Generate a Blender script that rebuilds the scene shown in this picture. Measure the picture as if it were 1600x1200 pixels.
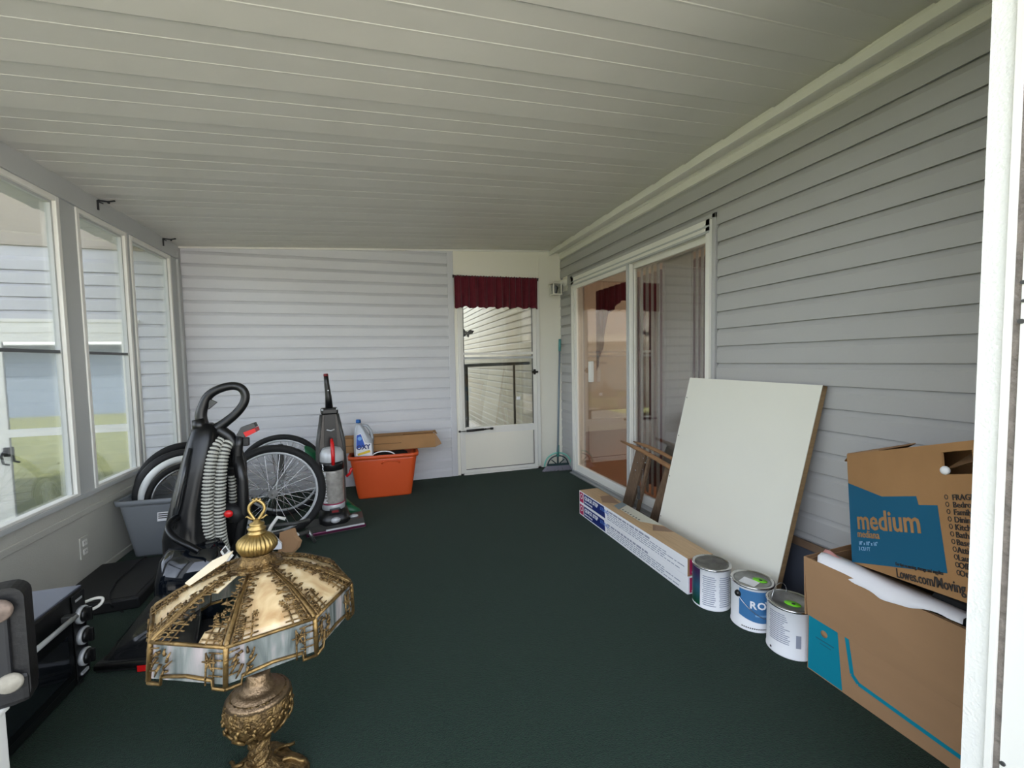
import bpy, bmesh, math, random
from mathutils import Vector, Matrix, Euler
random.seed(7)
PI = math.pi
R = math.radians
for o in list(bpy.data.objects): bpy.data.objects.remove(o)
sc = bpy.context.scene
COL = sc.collection

# ------------------------------------------------------------------ camera
FPX = 668.04
_pi, _ya, _ro = R(3.173), R(17.607), R(-1.058)
_cp, _sp, _cy, _sy, _cr, _sr = math.cos(_pi), math.sin(_pi), math.cos(_ya), math.sin(_ya), math.cos(_ro), math.sin(_ro)
FW = Vector((_sy*_cp, _cy*_cp, -_sp)); _r0 = Vector((_cy, -_sy, 0)); _u0 = _r0.cross(FW)
RT = _r0*_cr + _u0*_sr; UP = -_r0*_sr + _u0*_cr
EYE = Vector((0, 0, 1.16))
cd = bpy.data.cameras.new('camera'); cam = bpy.data.objects.new('camera', cd); COL.objects.link(cam)
m = Matrix((RT, UP, -FW)).transposed().to_4x4(); m.translation = EYE
cam.matrix_world = m; cd.lens = FPX/1600*36; cd.sensor_width = 36; cd.clip_start = 0.05; cd.clip_end = 300
sc.camera = cam

def at(x, y, ax, val):
    """real position of something seen at photo pixel x,y that stands on the plane axis=val (0 X, 1 Y, 2 Z)"""
    d = FW + RT*((x-800)/FPX) - UP*((y-600)/FPX)
    return EYE + d*((val-EYE[ax])/d[ax])

# ------------------------------------------------------------------ sky, sun, exposure
w = bpy.data.worlds.new('world'); sc.world = w; w.use_nodes = True
nt = w.node_tree; bg = nt.nodes['Background']
sky = nt.nodes.new('ShaderNodeTexSky'); sky.sky_type = 'NISHITA'; sky.sun_disc = False
sky.sun_elevation = R(52); sky.sun_rotation = R(25); sky.air_density = 1.0; sky.dust_density = 2.5; sky.ozone_density = 1.0
hs = nt.nodes.new('ShaderNodeHueSaturation'); hs.inputs['Saturation'].default_value = .42; nt.links.new(sky.outputs[0], hs.inputs['Color']); nt.links.new(hs.outputs[0], bg.inputs[0]); bg.inputs[1].default_value = 0.42
sl = bpy.data.lights.new('sun', 'SUN'); sl.energy = 3.2; sl.angle = R(0.6); sl.color = (1.0, .95, .86)
so = bpy.data.objects.new('sun', sl); COL.objects.link(so)
so.rotation_euler = Vector((.30, .66, 1.10)).to_track_quat('Z', 'Y').to_euler()
sc.view_settings.view_transform = 'Standard'; sc.view_settings.look = 'None'
sc.view_settings.exposure = 1.62; sc.view_settings.gamma = 1; sc.view_settings.use_curve_mapping = False

# ------------------------------------------------------------------ materials
def srgb(r, g, b):
    f = lambda c: (c/12.92 if c <= .04045 else ((c+.055)/1.055)**2.4)
    return (f(r/255), f(g/255), f(b/255), 1)
MATS = {}
def mat(name, col, rough=.6, metal=0, spec=.5, bump=0, bscale=60, var=0, vscale=8, coat=0, trans=0, alpha=1, stretch=None, var2=None, sheen=0):
    if name in MATS: return MATS[name]
    m = bpy.data.materials.new(name); m.use_nodes = True; MATS[name] = m
    n = m.node_tree.nodes; l = m.node_tree.links; b = n['Principled BSDF']
    if len(col) == 3: col = srgb(*col)
    b.inputs['Base Color'].default_value = col; b.inputs['Roughness'].default_value = rough
    b.inputs['Metallic'].default_value = metal; b.inputs['Specular IOR Level'].default_value = spec
    b.inputs['Coat Weight'].default_value = coat; b.inputs['Transmission Weight'].default_value = trans
    b.inputs['Alpha'].default_value = alpha; b.inputs['Sheen Weight'].default_value = sheen
    tc = n.new('ShaderNodeTexCoord'); mp = n.new('ShaderNodeMapping'); l.new(tc.outputs['Object'], mp.inputs[0])
    if stretch: mp.inputs['Scale'].default_value = stretch
    if var or var2:
        t = n.new('ShaderNodeTexNoise'); t.inputs['Scale'].default_value = vscale; t.inputs['Detail'].default_value = 6
        l.new(mp.outputs[0], t.inputs[0]); r = n.new('ShaderNodeValToRGB'); l.new(t.outputs[0], r.inputs[0])
        e = r.color_ramp.elements; e[0].position = .32; e[1].position = .68
        if var2:
            c2 = srgb(*var2); e[0].color = c2; e[1].color = col
        else:
            e[0].color = tuple(c*(1-var) for c in col[:3])+(1,); e[1].color = tuple(min(1, c*(1+var)) for c in col[:3])+(1,)
        l.new(r.outputs[0], b.inputs['Base Color'])
    if bump:
        t = n.new('ShaderNodeTexNoise'); t.inputs['Scale'].default_value = bscale; t.inputs['Detail'].default_value = 4
        l.new(mp.outputs[0], t.inputs[0]); bp = n.new('ShaderNodeBump'); bp.inputs['Strength'].default_value = bump
        bp.inputs['Distance'].default_value = .01; l.new(t.outputs[0], bp.inputs['Height']); l.new(bp.outputs[0], b.inputs['Normal'])
    return m
def glass(name, tint=(1, 1, 1), refl=1.0, base=.06):
    """thin pane: mostly see-through, mirror-like at grazing angles"""
    if name in MATS: return MATS[name]
    m = bpy.data.materials.new(name); m.use_nodes = True; MATS[name] = m
    n = m.node_tree.nodes; l = m.node_tree.links; n.remove(n['Principled BSDF'])
    t = n.new('ShaderNodeBsdfTransparent'); t.inputs[0].default_value = (*tint, 1)
    g = n.new('ShaderNodeBsdfGlossy'); g.inputs['Roughness'].default_value = .01
    fr = n.new('ShaderNodeLayerWeight'); fr.inputs[0].default_value = .35
    mth = n.new('ShaderNodeMath'); mth.operation = 'MULTIPLY_ADD'; mth.inputs[1].default_value = refl; mth.inputs[2].default_value = base
    mth.use_clamp = True
    mx = n.new('ShaderNodeMixShader'); l.new(fr.outputs['Fresnel'], mth.inputs[0]); l.new(mth.outputs[0], mx.inputs[0])
    l.new(t.outputs[0], mx.inputs[1]); l.new(g.outputs[0], mx.inputs[2]); l.new(mx.outputs[0], n['Material Output'].inputs[0])
    return m

M_carpet = mat('carpet', (25, 49, 36), .95, spec=.1, bump=.9, bscale=260, var=.38, vscale=120, sheen=.1)
M_ceil = mat('ceiling paint', (206, 204, 196), .38, spec=.55, bump=.02, bscale=30, var=.03, vscale=3)
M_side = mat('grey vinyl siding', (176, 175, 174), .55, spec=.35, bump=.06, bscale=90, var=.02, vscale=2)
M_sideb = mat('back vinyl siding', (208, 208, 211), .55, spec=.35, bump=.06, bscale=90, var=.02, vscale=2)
M_white = mat('white trim', (232, 230, 222), .45, bump=.03, bscale=40, var=.02, vscale=5)
M_cream = mat('cream wall panel', (238, 234, 220), .5, bump=.03, bscale=30)
M_knee = mat('white embossed panel', (190, 188, 178), .5, bump=.15, bscale=140, var=.02)
M_frame = mat('window frame paint', (184, 186, 184), .45)
M_alu = mat('aluminium', (190, 192, 195), .35, metal=.8)
M_dark = mat('dark grey paint', (40, 40, 42), .7)  # plain dark colour for screws, slots, rods and other small fittings
M_black = mat('black plastic', (14, 14, 15), .35, bump=.02)
M_blackm = mat('matt black plastic', (20, 20, 21), .6, bump=.05, bscale=200)
M_gloss = mat('glossy black plastic', (10, 11, 13), .28, spec=.35)
M_rubber = mat('rubber', (18, 18, 19), .75, bump=.3, bscale=300)
M_chrome = mat('chrome', (200, 200, 202), .2, metal=1)
M_steel = mat('dull steel', (150, 150, 150), .4, metal=.9, var=.2, vscale=30)
M_card = mat('brown cardboard', (160, 126, 94), .85, spec=.1, bump=.03, bscale=40, var=.025, vscale=6, stretch=(1, 1, 3))
M_cardd = mat('orange brown cardboard', (166, 126, 86), .85, spec=.1, bump=.05, bscale=40, var=.06, vscale=6)
M_cardin = mat('cardboard inside', (120, 92, 66), .9, spec=.1)
M_red = mat('red plastic', (200, 22, 24), .35)
M_grey = mat('grey tub plastic', (128, 132, 137), .5, bump=.02)
M_orange = mat('orange tub plastic', (214, 84, 34), .45, bump=.02)
M_hose = mat('silver grey hose', (176, 176, 166), .35)
M_clear = mat('smoky clear plastic', (26, 28, 30), .1, spec=.6, alpha=.7)
M_green = mat('green plastic', (8, 92, 56), .4, bump=.1, bscale=20)
M_blind = mat('blind vinyl', (208, 208, 204), .6)
M_burg = mat('burgundy cloth', (100, 32, 44), .85, spec=.15, bump=.15, bscale=200, var=.12, vscale=20, sheen=.2)
M_board = mat('painted board', (226, 224, 212), .55, bump=.02, bscale=20, var=.01, vscale=4)
M_wood = mat('raw wood edge', (150, 122, 86), .7, bump=.1, var=.15, vscale=10, stretch=(1, 1, 8))
M_oldwood = mat('weathered wood', (112, 90, 70), .8, bump=.5, bscale=40, var=.35, vscale=22, stretch=(9, 9, 1))
M_oldtop = mat('worn brown wood', (146, 108, 74), .6, bump=.2, bscale=40, var=.25, vscale=14, stretch=(9, 1, 9))
M_paper = mat('white paper', (236, 236, 238), .6)
M_ink = mat('printed grey ink', (150, 154, 168), .6)
M_ink2 = mat('dark ink', (50, 44, 42), .7)
M_navy = mat('navy print', (24, 42, 108), .5)
M_mag = mat('magenta print', (176, 22, 84), .5)
M_teal = mat('teal print', (14, 128, 150), .8, spec=.15)
M_blue = mat('blue print', (28, 94, 126), .8, spec=.15)
M_steelblue = mat('steel blue label', (64, 116, 164), .4)
M_lime = mat('lime sticker', (120, 214, 40), .5)
M_brass = mat('brass', (150, 122, 76), .42, metal=.8, bump=.25, bscale=120, var2=(96, 76, 46), vscale=30)
M_brassd = mat('antique cast brass', (150, 122, 78), .42, metal=.75, bump=.9, bscale=110, var2=(74, 56, 34), vscale=45)
M_brassh = mat('polished brass', (158, 134, 84), .36, metal=.9, bump=.05)
M_grass = mat('grass', (132, 132, 88), .95, spec=.05, bump=.6, bscale=40, var2=(98, 102, 66), vscale=5)
M_conc = mat('concrete', (190, 186, 176), .9, bump=.2, bscale=30, var=.06)
M_room = mat('interior wall beige', (198, 184, 162), .8)
M_lam = mat('interior wood floor', (150, 96, 58), .5, var=.15, vscale=5, stretch=(1, 8, 1))
M_tag = mat('printed tag', (214, 212, 206), .6, var=.1, vscale=90)
M_padbrown = mat('brown rubber foot', (120, 104, 92), .8, bump=.3, var=.3, vscale=60)
M_ovtop = mat('oven top sky sheen', (96, 98, 112), .3, metal=.3)  # dark metal with the bluish sky reflection put into its colour
M_dgrey = mat('dark grey plastic', (62, 62, 60), .45, bump=.02)
M_silver = mat('silver plastic', (188, 190, 192), .35, metal=.2)
M_purple = mat('plum metallic trim', (92, 30, 62), .25, metal=.4)
M_dust = mat('dusty clear bin', (150, 146, 140), .3, var=.25, vscale=26, coat=.5)
G_win = glass('window glass', (.96, .97, .97), .55, .03)
G_slider = glass('slider glass', (.93, .91, .89), .45, .05)
G_door = glass('storm door glass', (.93, .94, .92), .6, .04)

def mat_reflect():
    m = bpy.data.materials.new('reflective outer glass'); m.use_nodes = True
    b = m.node_tree.nodes['Principled BSDF']; b.inputs['Base Color'].default_value = (.55, .58, .62, 1)
    b.inputs['Metallic'].default_value = .9; b.inputs['Roughness'].default_value = .03
    return m
G_out = mat_reflect()
def mat_slag(name, c1, c2, c3, sc_=(3, 14, 3), warp=3):
    m = bpy.data.materials.new(name); m.use_nodes = True; n = m.node_tree.nodes; l = m.node_tree.links; b = n['Principled BSDF']
    tc = n.new('ShaderNodeTexCoord'); mp = n.new('ShaderNodeMapping'); mp.inputs['Scale'].default_value = sc_
    t = n.new('ShaderNodeTexNoise'); t.inputs['Scale'].default_value = 3.2; t.inputs['Detail'].default_value = 5; t.inputs['Distortion'].default_value = warp
    r = n.new('ShaderNodeValToRGB'); e = r.color_ramp.elements
    e[0].position = .3; e[0].color = srgb(*c1); e[1].position = .72; e[1].color = srgb(*c3)
    x = e.new(.52); x.color = srgb(*c2)
    l.new(tc.outputs['Object'], mp.inputs[0]); l.new(mp.outputs[0], t.inputs[0]); l.new(t.outputs[0], r.inputs[0]); l.new(r.outputs[0], b.inputs['Base Color'])
    b.inputs['Roughness'].default_value = .16; b.inputs['Coat Weight'].default_value = .4
    b.inputs['Subsurface Weight'].default_value = .0
    return m
M_slag = mat_slag('amber slag glass', (176, 140, 96), (214, 190, 146), (232, 216, 180), (4, 4, 2), 1.5)
M_slag2 = mat_slag('blue grey slag glass', (66, 74, 72), (118, 122, 118), (172, 158, 156), (9, 9, 1.2), 1.2)
def mat_fade():
    m = bpy.data.materials.new('purple to green label'); m.use_nodes = True; n = m.node_tree.nodes; l = m.node_tree.links; b = n['Principled BSDF']
    tc = n.new('ShaderNodeTexCoord'); s = n.new('ShaderNodeSeparateXYZ'); r = n.new('ShaderNodeValToRGB'); e = r.color_ramp.elements
    mr = n.new('ShaderNodeMapRange'); mr.inputs[1].default_value = 0; mr.inputs[2].default_value = .19
    e[0].position = .1; e[0].color = srgb(14, 70, 42); e[1].position = .85; e[1].color = srgb(58, 36, 74); x = e.new(.5); x.color = srgb(44, 88, 110)
    l.new(tc.outputs['Object'], s.inputs[0]); l.new(s.outputs[2], mr.inputs[0]); l.new(mr.outputs[0], r.inputs[0]); l.new(r.outputs[0], b.inputs['Base Color'])
    b.inputs['Roughness'].default_value = .4; return m
M_fade = mat_fade()

# ------------------------------------------------------------------ mesh builder
class MB:
    def __init__(s): s.b = bmesh.new(); s.sm = False
    def box(s, a, b, bev=0, rot=None, mtx=None):
        a = Vector(a); b = Vector(b); c = (a+b)/2; d = b-a
        t = bmesh.ops.create_cube(s.b, size=1)
        vs = t['verts']
        for v in vs: v.co = Vector((v.co.x*d.x, v.co.y*d.y, v.co.z*d.z))
        if bev:
            ed = list({e for v in vs for e in v.link_edges})
            r = bmesh.ops.bevel(s.b, geom=ed, offset=bev, segments=2, profile=.5, affect='EDGES')
            vs = list({v for f in r['faces'] for v in f.verts} | {v for v in vs if v.is_valid})
        M = Matrix.Translation(c)
        if rot is not None: M = M @ Euler(rot).to_matrix().to_4x4()
        if mtx is not None: M = mtx @ M
        bmesh.ops.transform(s.b, matrix=M, verts=vs); return s
    def tube(s, pts, r, n=8, closed=False, cap=True):
        pts = [Vector(p) for p in pts]; N = len(pts)
        rs = r if isinstance(r, (list, tuple)) else [r]*N
        rings = []; prev = None
        for i, p in enumerate(pts):
            if closed: t = pts[(i+1) % N]-pts[i-1]
            else: t = pts[min(i+1, N-1)]-pts[max(i-1, 0)]
            if t.length < 1e-9: t = Vector((0, 0, 1))
            t.normalize()
            if prev is None:
                a = Vector((0, 0, 1)) if abs(t.z) < .9 else Vector((1, 0, 0)); u = t.cross(a).normalized()
            else:
                u = prev - t*prev.dot(t)
                u = u.normalized() if u.length > 1e-6 else t.orthogonal().normalized()
            prev = u; v = t.cross(u)
            rings.append([s.b.verts.new(p+(u*math.cos(2*PI*k/n)+v*math.sin(2*PI*k/n))*rs[i]) for k in range(n)])
        for i in range(N if closed else N-1):
            A = rings[i]; B = rings[(i+1) % N]
            off = 0
            if closed and i == N-1:
                off = min(range(n), key=lambda o: (A[0].co-B[o].co).length)
            for k in range(n):
                f = s.b.faces.new((A[k], A[(k+1) % n], B[(k+1+off) % n], B[(k+off) % n])); f.smooth = True
        if cap and not closed:
            s.b.faces.new(rings[0][::-1]); s.b.faces.new(rings[-1])
        return s
    def cyl(s, a, b, r, r2=None, n=24):
        a = Vector(a); b = Vector(b); return s.tube([a, b], [r, r2 if r2 is not None else r], n)
    def lathe(s, prof, n=32, c=(0, 0, 0), cap=True, flute=0, fn=0, noise=0, closed=False, mtx=None):
        c = Vector(c); rings = []
        for i, (r, z) in enumerate(prof):
            ring = []
            for k in range(n):
                a = 2*PI*k/n; rr = r*(1+flute*abs(math.sin(fn*a/2)) if flute else r/r) if r else 0
                if noise: rr += random.uniform(-noise, noise)
                ring.append(s.b.verts.new(Vector((rr*math.cos(a), rr*math.sin(a), z))+c))
            rings.append(ring)
        L = len(rings)
        for i in range(L if closed else L-1):
            A, B = rings[i], rings[(i+1) % L]
            for k in range(n):
                f = s.b.faces.new((A[k], A[(k+1) % n], B[(k+1) % n], B[k])); f.smooth = True
        if cap and not closed:
            if prof[0][0] > 1e-5: s.b.faces.new(rings[0][::-1])
            if prof[-1][0] > 1e-5: s.b.faces.new(rings[-1])
        if mtx is not None: bmesh.ops.transform(s.b, matrix=mtx, verts=[v for r in rings for v in r])
        return s
    def prism(s, poly, ex):
        """poly: 3D points of one face, ex: extrusion vector"""
        ex = Vector(ex); A = [s.b.verts.new(Vector(p)) for p in poly]; B = [s.b.verts.new(Vector(p)+ex) for p in poly]; n = len(A)
        s.b.faces.new(A[::-1]); s.b.faces.new(B)
        for k in range(n): s.b.faces.new((A[k], A[(k+1) % n], B[(k+1) % n], B[k]))
        return s
    def sph(s, c, r, sc3=(1, 1, 1), n=12, rot=None):
        t = bmesh.ops.create_uvsphere(s.b, u_segments=n, v_segments=max(6, n//2+2), radius=r)
        M = Matrix.Translation(Vector(c))
        if rot: M = M @ Euler(rot).to_matrix().to_4x4()
        M = M @ Matrix.Diagonal((*sc3, 1))
        bmesh.ops.transform(s.b, matrix=M, verts=t['verts'])
        for v in t['verts']:
            for f in v.link_faces: f.smooth = True
        return s
    def loft(s, rings, cap=True, smooth=True, closed=False):
        R_ = [[s.b.verts.new(Vector(p)) for p in r] for r in rings]; n = len(R_[0])
        L = len(R_)
        for i in range(L if closed else L-1):
            for k in range(n):
                f = s.b.faces.new((R_[i][k], R_[i][(k+1) % n], R_[(i+1) % L][(k+1) % n], R_[(i+1) % L][k])); f.smooth = smooth
        if cap and not closed: s.b.faces.new(R_[0][::-1]); s.b.faces.new(R_[-1])
        return s
    def sheet(s, grid, th):
        """grid[i][j] of points, given thickness th along normal-ish y"""
        nI, nJ = len(grid), len(grid[0])
        off = Vector(th)
        A = [[s.b.verts.new(Vector(p)) for p in r] for r in grid]; B = [[s.b.verts.new(Vector(p)+off) for p in r] for r in grid]
        for i in range(nI-1):
            for j in range(nJ-1):
                f = s.b.faces.new((A[i][j], A[i+1][j], A[i+1][j+1], A[i][j+1])); f.smooth = True
                f = s.b.faces.new((B[i][j], B[i][j+1], B[i+1][j+1], B[i+1][j])); f.smooth = True
        for i in range(nI-1):
            s.b.faces.new((A[i][0], B[i][0], B[i+1][0], A[i+1][0])); s.b.faces.new((A[i][-1], A[i+1][-1], B[i+1][-1], B[i][-1]))
        for j in range(nJ-1):
            s.b.faces.new((A[0][j], A[0][j+1], B[0][j+1], B[0][j])); s.b.faces.new((A[-1][j], B[-1][j], B[-1][j+1], A[-1][j+1]))
        return s
    def build(s, name, material, parent=None, loc=(0, 0, 0), rot=(0, 0, 0), label=None, **kw):
        bmesh.ops.recalc_face_normals(s.b, faces=s.b.faces)
        me = bpy.data.meshes.new(name); s.b.to_mesh(me); s.b.free(); me.materials.append(material)
        o = bpy.data.objects.new(name, me); COL.objects.link(o); o.location = loc; o.rotation_euler = rot
        if parent: o.parent = parent
        if label: o['label'] = label
        for k, v in kw.items(): o[k] = v
        return o
def rrect(w, d, r, z, n=5, cx=0, cy=0):
    pts = []
    for sx, sy, a0 in ((1, 1, 0), (-1, 1, PI/2), (-1, -1, PI), (1, -1, 3*PI/2)):
        for k in range(n+1):
            a = a0+PI/2*k/n; pts.append((cx+sx*(w/2-r)+r*math.cos(a), cy+sy*(d/2-r)+r*math.sin(a), z))
    return pts
def thing(name, label, cat, loc=(0, 0, 0), rz=0, group=None, rot=None):
    o = bpy.data.objects.new(name, None); COL.objects.link(o); o.empty_display_size = .05
    o.location = loc; o.rotation_euler = rot if rot else (0, 0, rz); o['label'] = label; o['category'] = cat
    if group: o['group'] = group
    return o
def tag(o, label, cat, group=None):
    o['label'] = label; o['category'] = cat
    if group: o['group'] = group
    return o
def struct(o): o['kind'] = 'structure'; return o
def text(body, size, material, parent, origin, xd, yd, name='lettering', ext=.0006, align='LEFT', space=1, bold=0, xs=1):
    c = bpy.data.curves.new(name, 'FONT'); c.body = body; c.size = size; c.extrude = ext; c.align_x = align; c.resolution_u = 2
    c.space_character = space; c.offset = bold
    t = bpy.data.objects.new(name, c); COL.objects.link(t)
    dg = bpy.context.evaluated_depsgraph_get(); me = bpy.data.meshes.new_from_object(t.evaluated_get(dg))
    bpy.data.objects.remove(t); bpy.data.curves.remove(c)
    me.name = name; me.materials.clear(); me.materials.append(material)
    o = bpy.data.objects.new(name, me); COL.objects.link(o)
    xd = Vector(xd).normalized(); yd = Vector(yd); zd = xd.cross(yd).normalized(); yd = zd.cross(xd)
    M = Matrix((xd, yd, zd)).transposed().to_4x4(); M.translation = Vector(origin)+zd*.0006
    if xs != 1:
        for v in me.vertices: v.co.x *= xs
    if parent: o.parent = parent
    o.matrix_local = M
    return o
def child(master, parent):
    c = master.copy(); COL.objects.link(c); c.parent = parent; return c

# ================================================================== SETTING
XL, XR, YB = -1.53, 1.93, 4.27
ZC = lambda x: 2.221+.049*x
# floor
f = struct(MB().box((XL-.05, -.25, -.10), (XR+.05, YB+.02, 0)).build('floor', M_carpet))
# ceiling slab with overhang, pan panels as parts
b = MB(); b.prism([(XL-.42, .30, ZC(XL-.42)+.03), (1.86, .30, ZC(1.86)+.03), (1.86, YB+3.2, ZC(1.86)+.03), (XL-.42, YB+3.2, ZC(XL-.42)+.03)], (0, 0, .08))
ceil = struct(b.build('ceiling', M_ceil))
def ceil_panel(y0):
    prof = [(0, .008), (0.001, .006), (.086, .006), (.088, .0045), (.093, .0045), (.095, .006), (.187, .005), (.189, .0035), (.194, .0035), (.196, .005), (.296, -.001), (.2995, .0005), (.3005, .008)]
    b = MB(); x0, x1 = XL-.40, 1.80
    low = [(x0, y0+p, ZC(x0)+q) for p, q in prof]; top = [(x0, y0+.3015, ZC(x0)+.029), (x0, y0, ZC(x0)+.029)]
    return b.prism(low+top, (x1-x0, 0, .049*(x1-x0)))
for k in range(-4, 9):
    y0 = 1.581+.3008*k
    ceil_panel(y0).build('ceiling_panel', M_ceil, ceil)
# siding plank profile, generic
def plank(ox, face, a0, a1, z0, exp, top=None):
    """face 'x-' : on plane X=ox looking to -X, running Y a0..a1 ; face 'y-' : on plane Y=ox looking to -Y, running X a0..a1"""
    prof = [(0, .004), (.012, .004), (.013, -.002), (.0185, -.002), (.0185, .004), (.018, exp*.70), (.002, exp), (0, exp)]
    if top is not None and top < z0+exp:
        h = top-z0; prof = [(0, 0), (.0185, 0), (.0185, .004), (.018, max(.005, h)), (0, max(.005, h))]
    b = MB()
    if face == 'x-': return b.prism([(ox-d, a0, z0+z) for d, z in prof], (0, a1-a0, 0))
    return b.prism([(a0, ox-d, z0+z) for d, z in prof], (a1-a0, 0, 0))
# right wall (house wall), runs on past the back wall outside
b = MB(); b.box((XR, .4, -.1), (XR+.12, 2.05, 2.45)); b.box((XR, 3.97, -.1), (XR+.12, YB+.1, 2.45)); b.box((XR, 2.05, 1.985), (XR+.12, 3.97, 2.45)); b.box((XR, 2.05, -.1), (XR+.12, 3.97, .0))
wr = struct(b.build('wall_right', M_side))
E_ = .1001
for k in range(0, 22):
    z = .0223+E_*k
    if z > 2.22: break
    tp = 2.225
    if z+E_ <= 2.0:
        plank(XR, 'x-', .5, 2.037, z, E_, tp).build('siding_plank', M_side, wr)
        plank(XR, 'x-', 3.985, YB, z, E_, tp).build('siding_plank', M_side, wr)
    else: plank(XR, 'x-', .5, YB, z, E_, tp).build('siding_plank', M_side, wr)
M_sider = mat('beige grey outer siding', (146, 142, 128), .55, spec=.35, bump=.06, bscale=90, var=.02, vscale=2)
wo = struct(MB().box((XR, YB+.12, -.5), (XR+.12, 12.5, 3.0)).build('wall_outside_right', M_sider))
for k in range(-4, 30): plank(XR, 'x-', YB+.12, 12.5, .0223+E_*k, E_).build('siding_plank', M_sider, wo)
MB().cyl((XR-.012, 1.6, 0), (XR-.017, 1.6, 0), .006, n=10).build('screw', M_dark, wr, loc=(0, at(1375, 265, 0, XR)[1]-1.6, at(1375, 265, 0, XR)[2]))
# top mouldings on the right
struct(MB().box((1.785, .45, 2.258), (1.81, YB, 2.296), .003).build('trim_1', M_white))
bb = MB().box((1.81, .45, 2.30), (1.93, YB, 2.33))
so_ = struct(bb.build('trim_2', mat('soffit rough grey', (150, 147, 138), .9, bump=.8, bscale=60, var=.2, vscale=25, stretch=(6, 1, 1))))
b = MB(); b.box((1.905, .45, 2.222), (1.931, YB, 2.30), .003); b.box((1.900, .45, 2.268), (1.93, YB, 2.278)); struct(b.build('trim_3', M_white))
struct(MB().box((1.80, .42, 2.29), (2.1, YB+.1, 2.46)).build('trim_4', M_white))
# back wall
b = MB(); b.box((XL-.05, YB, -.5), (.75, YB+.10, 2.35)); b.box((1.66, YB, -.5), (2.05, YB+.10, 2.45)); b.box((.75, YB, 2.02), (1.66, YB+.10, 2.45)); b.box((.75, YB, -.5), (1.66, YB+.10, 0))
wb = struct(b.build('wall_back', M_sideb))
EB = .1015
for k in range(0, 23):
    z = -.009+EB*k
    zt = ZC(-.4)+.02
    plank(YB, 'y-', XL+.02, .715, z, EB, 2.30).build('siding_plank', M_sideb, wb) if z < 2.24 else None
b = MB(); b.box((.700, YB-.022, 0), (.760, YB, 2.27), .003); b.build('corner_post', M_sideb, wb)
b = MB(); b.box((.76, YB-.010, 2.02), (XR-.014, YB, 2.36)); b.box((1.66, YB-.010, 0), (XR-.014, YB, 2.02)); b.box((.76, YB-.010, .0), (.79, YB, 2.02)); b.build('flat_panel', M_cream, wb)
b = MB(); b.prism([(XL, YB-.03, ZC(XL)-.012), (1.79, YB-.03, ZC(1.79)-.012), (1.79, YB-.03, ZC(1.79)+.006), (XL, YB-.03, ZC(XL)+.006)], (0, .03, 0)); struct(b.build('trim_5', M_white))
b = MB(); b.box((1.668, YB-.016, .0), (1.676, YB-.01, 2.25)); b.box((1.90, YB-.016, 0), (1.917, YB-.01, 2.25)); struct(b.build('trim_6', M_cream))
# left wall: knee wall, posts, header, windows
b = MB(); b.box((XL-.05, .3, -.5), (XL, YB, .46)); wl = struct(b.build('wall_left', M_knee))
MB().box((XL-.02, .3, .46), (XL+.015, YB-.03, .485), .003).build('sill', M_frame, wl)
b = MB(); b.box((XL-.01, .3, .365), (XL+.006, YB-.03, .40), .003); b.build('chair_rail', M_knee, wl)
struct(MB().box((XL-.01, .3, 0), (XL+.012, YB-.03, .035), .002).build('baseboard_left', M_knee))
MB().box((XL-.05, .3, 2.045), (XL+.012, YB, 2.16)).build('header', M_frame, wl)
MB().box((XL-.02, .3, 2.035), (XL+.022, YB-.03, 2.048)).build('header_lip', M_frame, wl)
for y0, y1 in ((.3, .62), (1.70, 1.86), (2.835, 2.965), (3.462, 3.50), (4.09, 4.27)):
    b = MB(); b.box((XL-.045, y0, .46), (XL+.005, y1, 2.05)); b.build('post', M_frame, wl)
MB().box((XL, 4.20, .0), (XL+.02, 4.245, 2.10)).build('corner_channel', M_frame, wl)
def window(n, y0, y1, rail=True):
    z0, z1 = .485, 2.035
    b = MB(); fx0, fx1 = XL-.028, XL+.012; t = .026
    b.box((fx0, y0, z0), (fx1, y0+t, z1), .003); b.box((fx0, y1-t, z0), (fx1, y1, z1), .003)
    b.box((fx0, y0+t, z1-t), (fx1, y1-t, z1), .003); b.box((fx0, y0+t, z0), (fx1, y1-t, z0+t*.6), .003)
    wd = struct(b.build('window_%d' % n, M_white))
    b = MB(); s = .012; a, c = y0+t, y1-t
    b.box((XL-.028, a, z0+.015), (XL-.005, a+s, z1-t)); b.box((XL-.028, c-s, z0+.015), (XL-.005, c, z1-t)); b.box((XL-.028, a+s, z1-t-s), (XL-.005, c-s, z1-t))
    b.build('sash', M_frame, wd)
    if rail: MB().box((XL-.026, a, 1.238), (XL-.008, c, 1.254)).build('meeting_rail', mat('dark rail', (96, 98, 100), .4, metal=.5), wd)
    MB().box((XL-.022, a+.002, z0+.012), (XL-.018, c-.002, z1-t)).build('pane', G_win, wd)
window(1, 1.86, 2.835); window(2, 2.965, 3.462); window(3, 3.50, 4.09, False); window(4, .62, 1.70)
o = MB().box((0, -.011, 0), (.006, .011, .006)); ou = thing('wall_outlet', 'white double power outlet on the low white wall under the windows', 'outlet', (XL, 2.845, .20))
MB().box((0, -.035, -.058), (.006, .035, .058), .002).build('cover_plate', M_knee, ou)
for dz in (-.024, .024):
    MB().box((.006, -.017, dz-.015), (.009, .017, dz+.015), .001).build('socket', M_white, ou)
    b = MB()
    for dy in (-.007, .007): b.box((.0088, dy-.0012, dz-.003), (.0094, dy+.0012, dz+.006))
    b.build('slot', M_dark, ou)
o.b.free()
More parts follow.
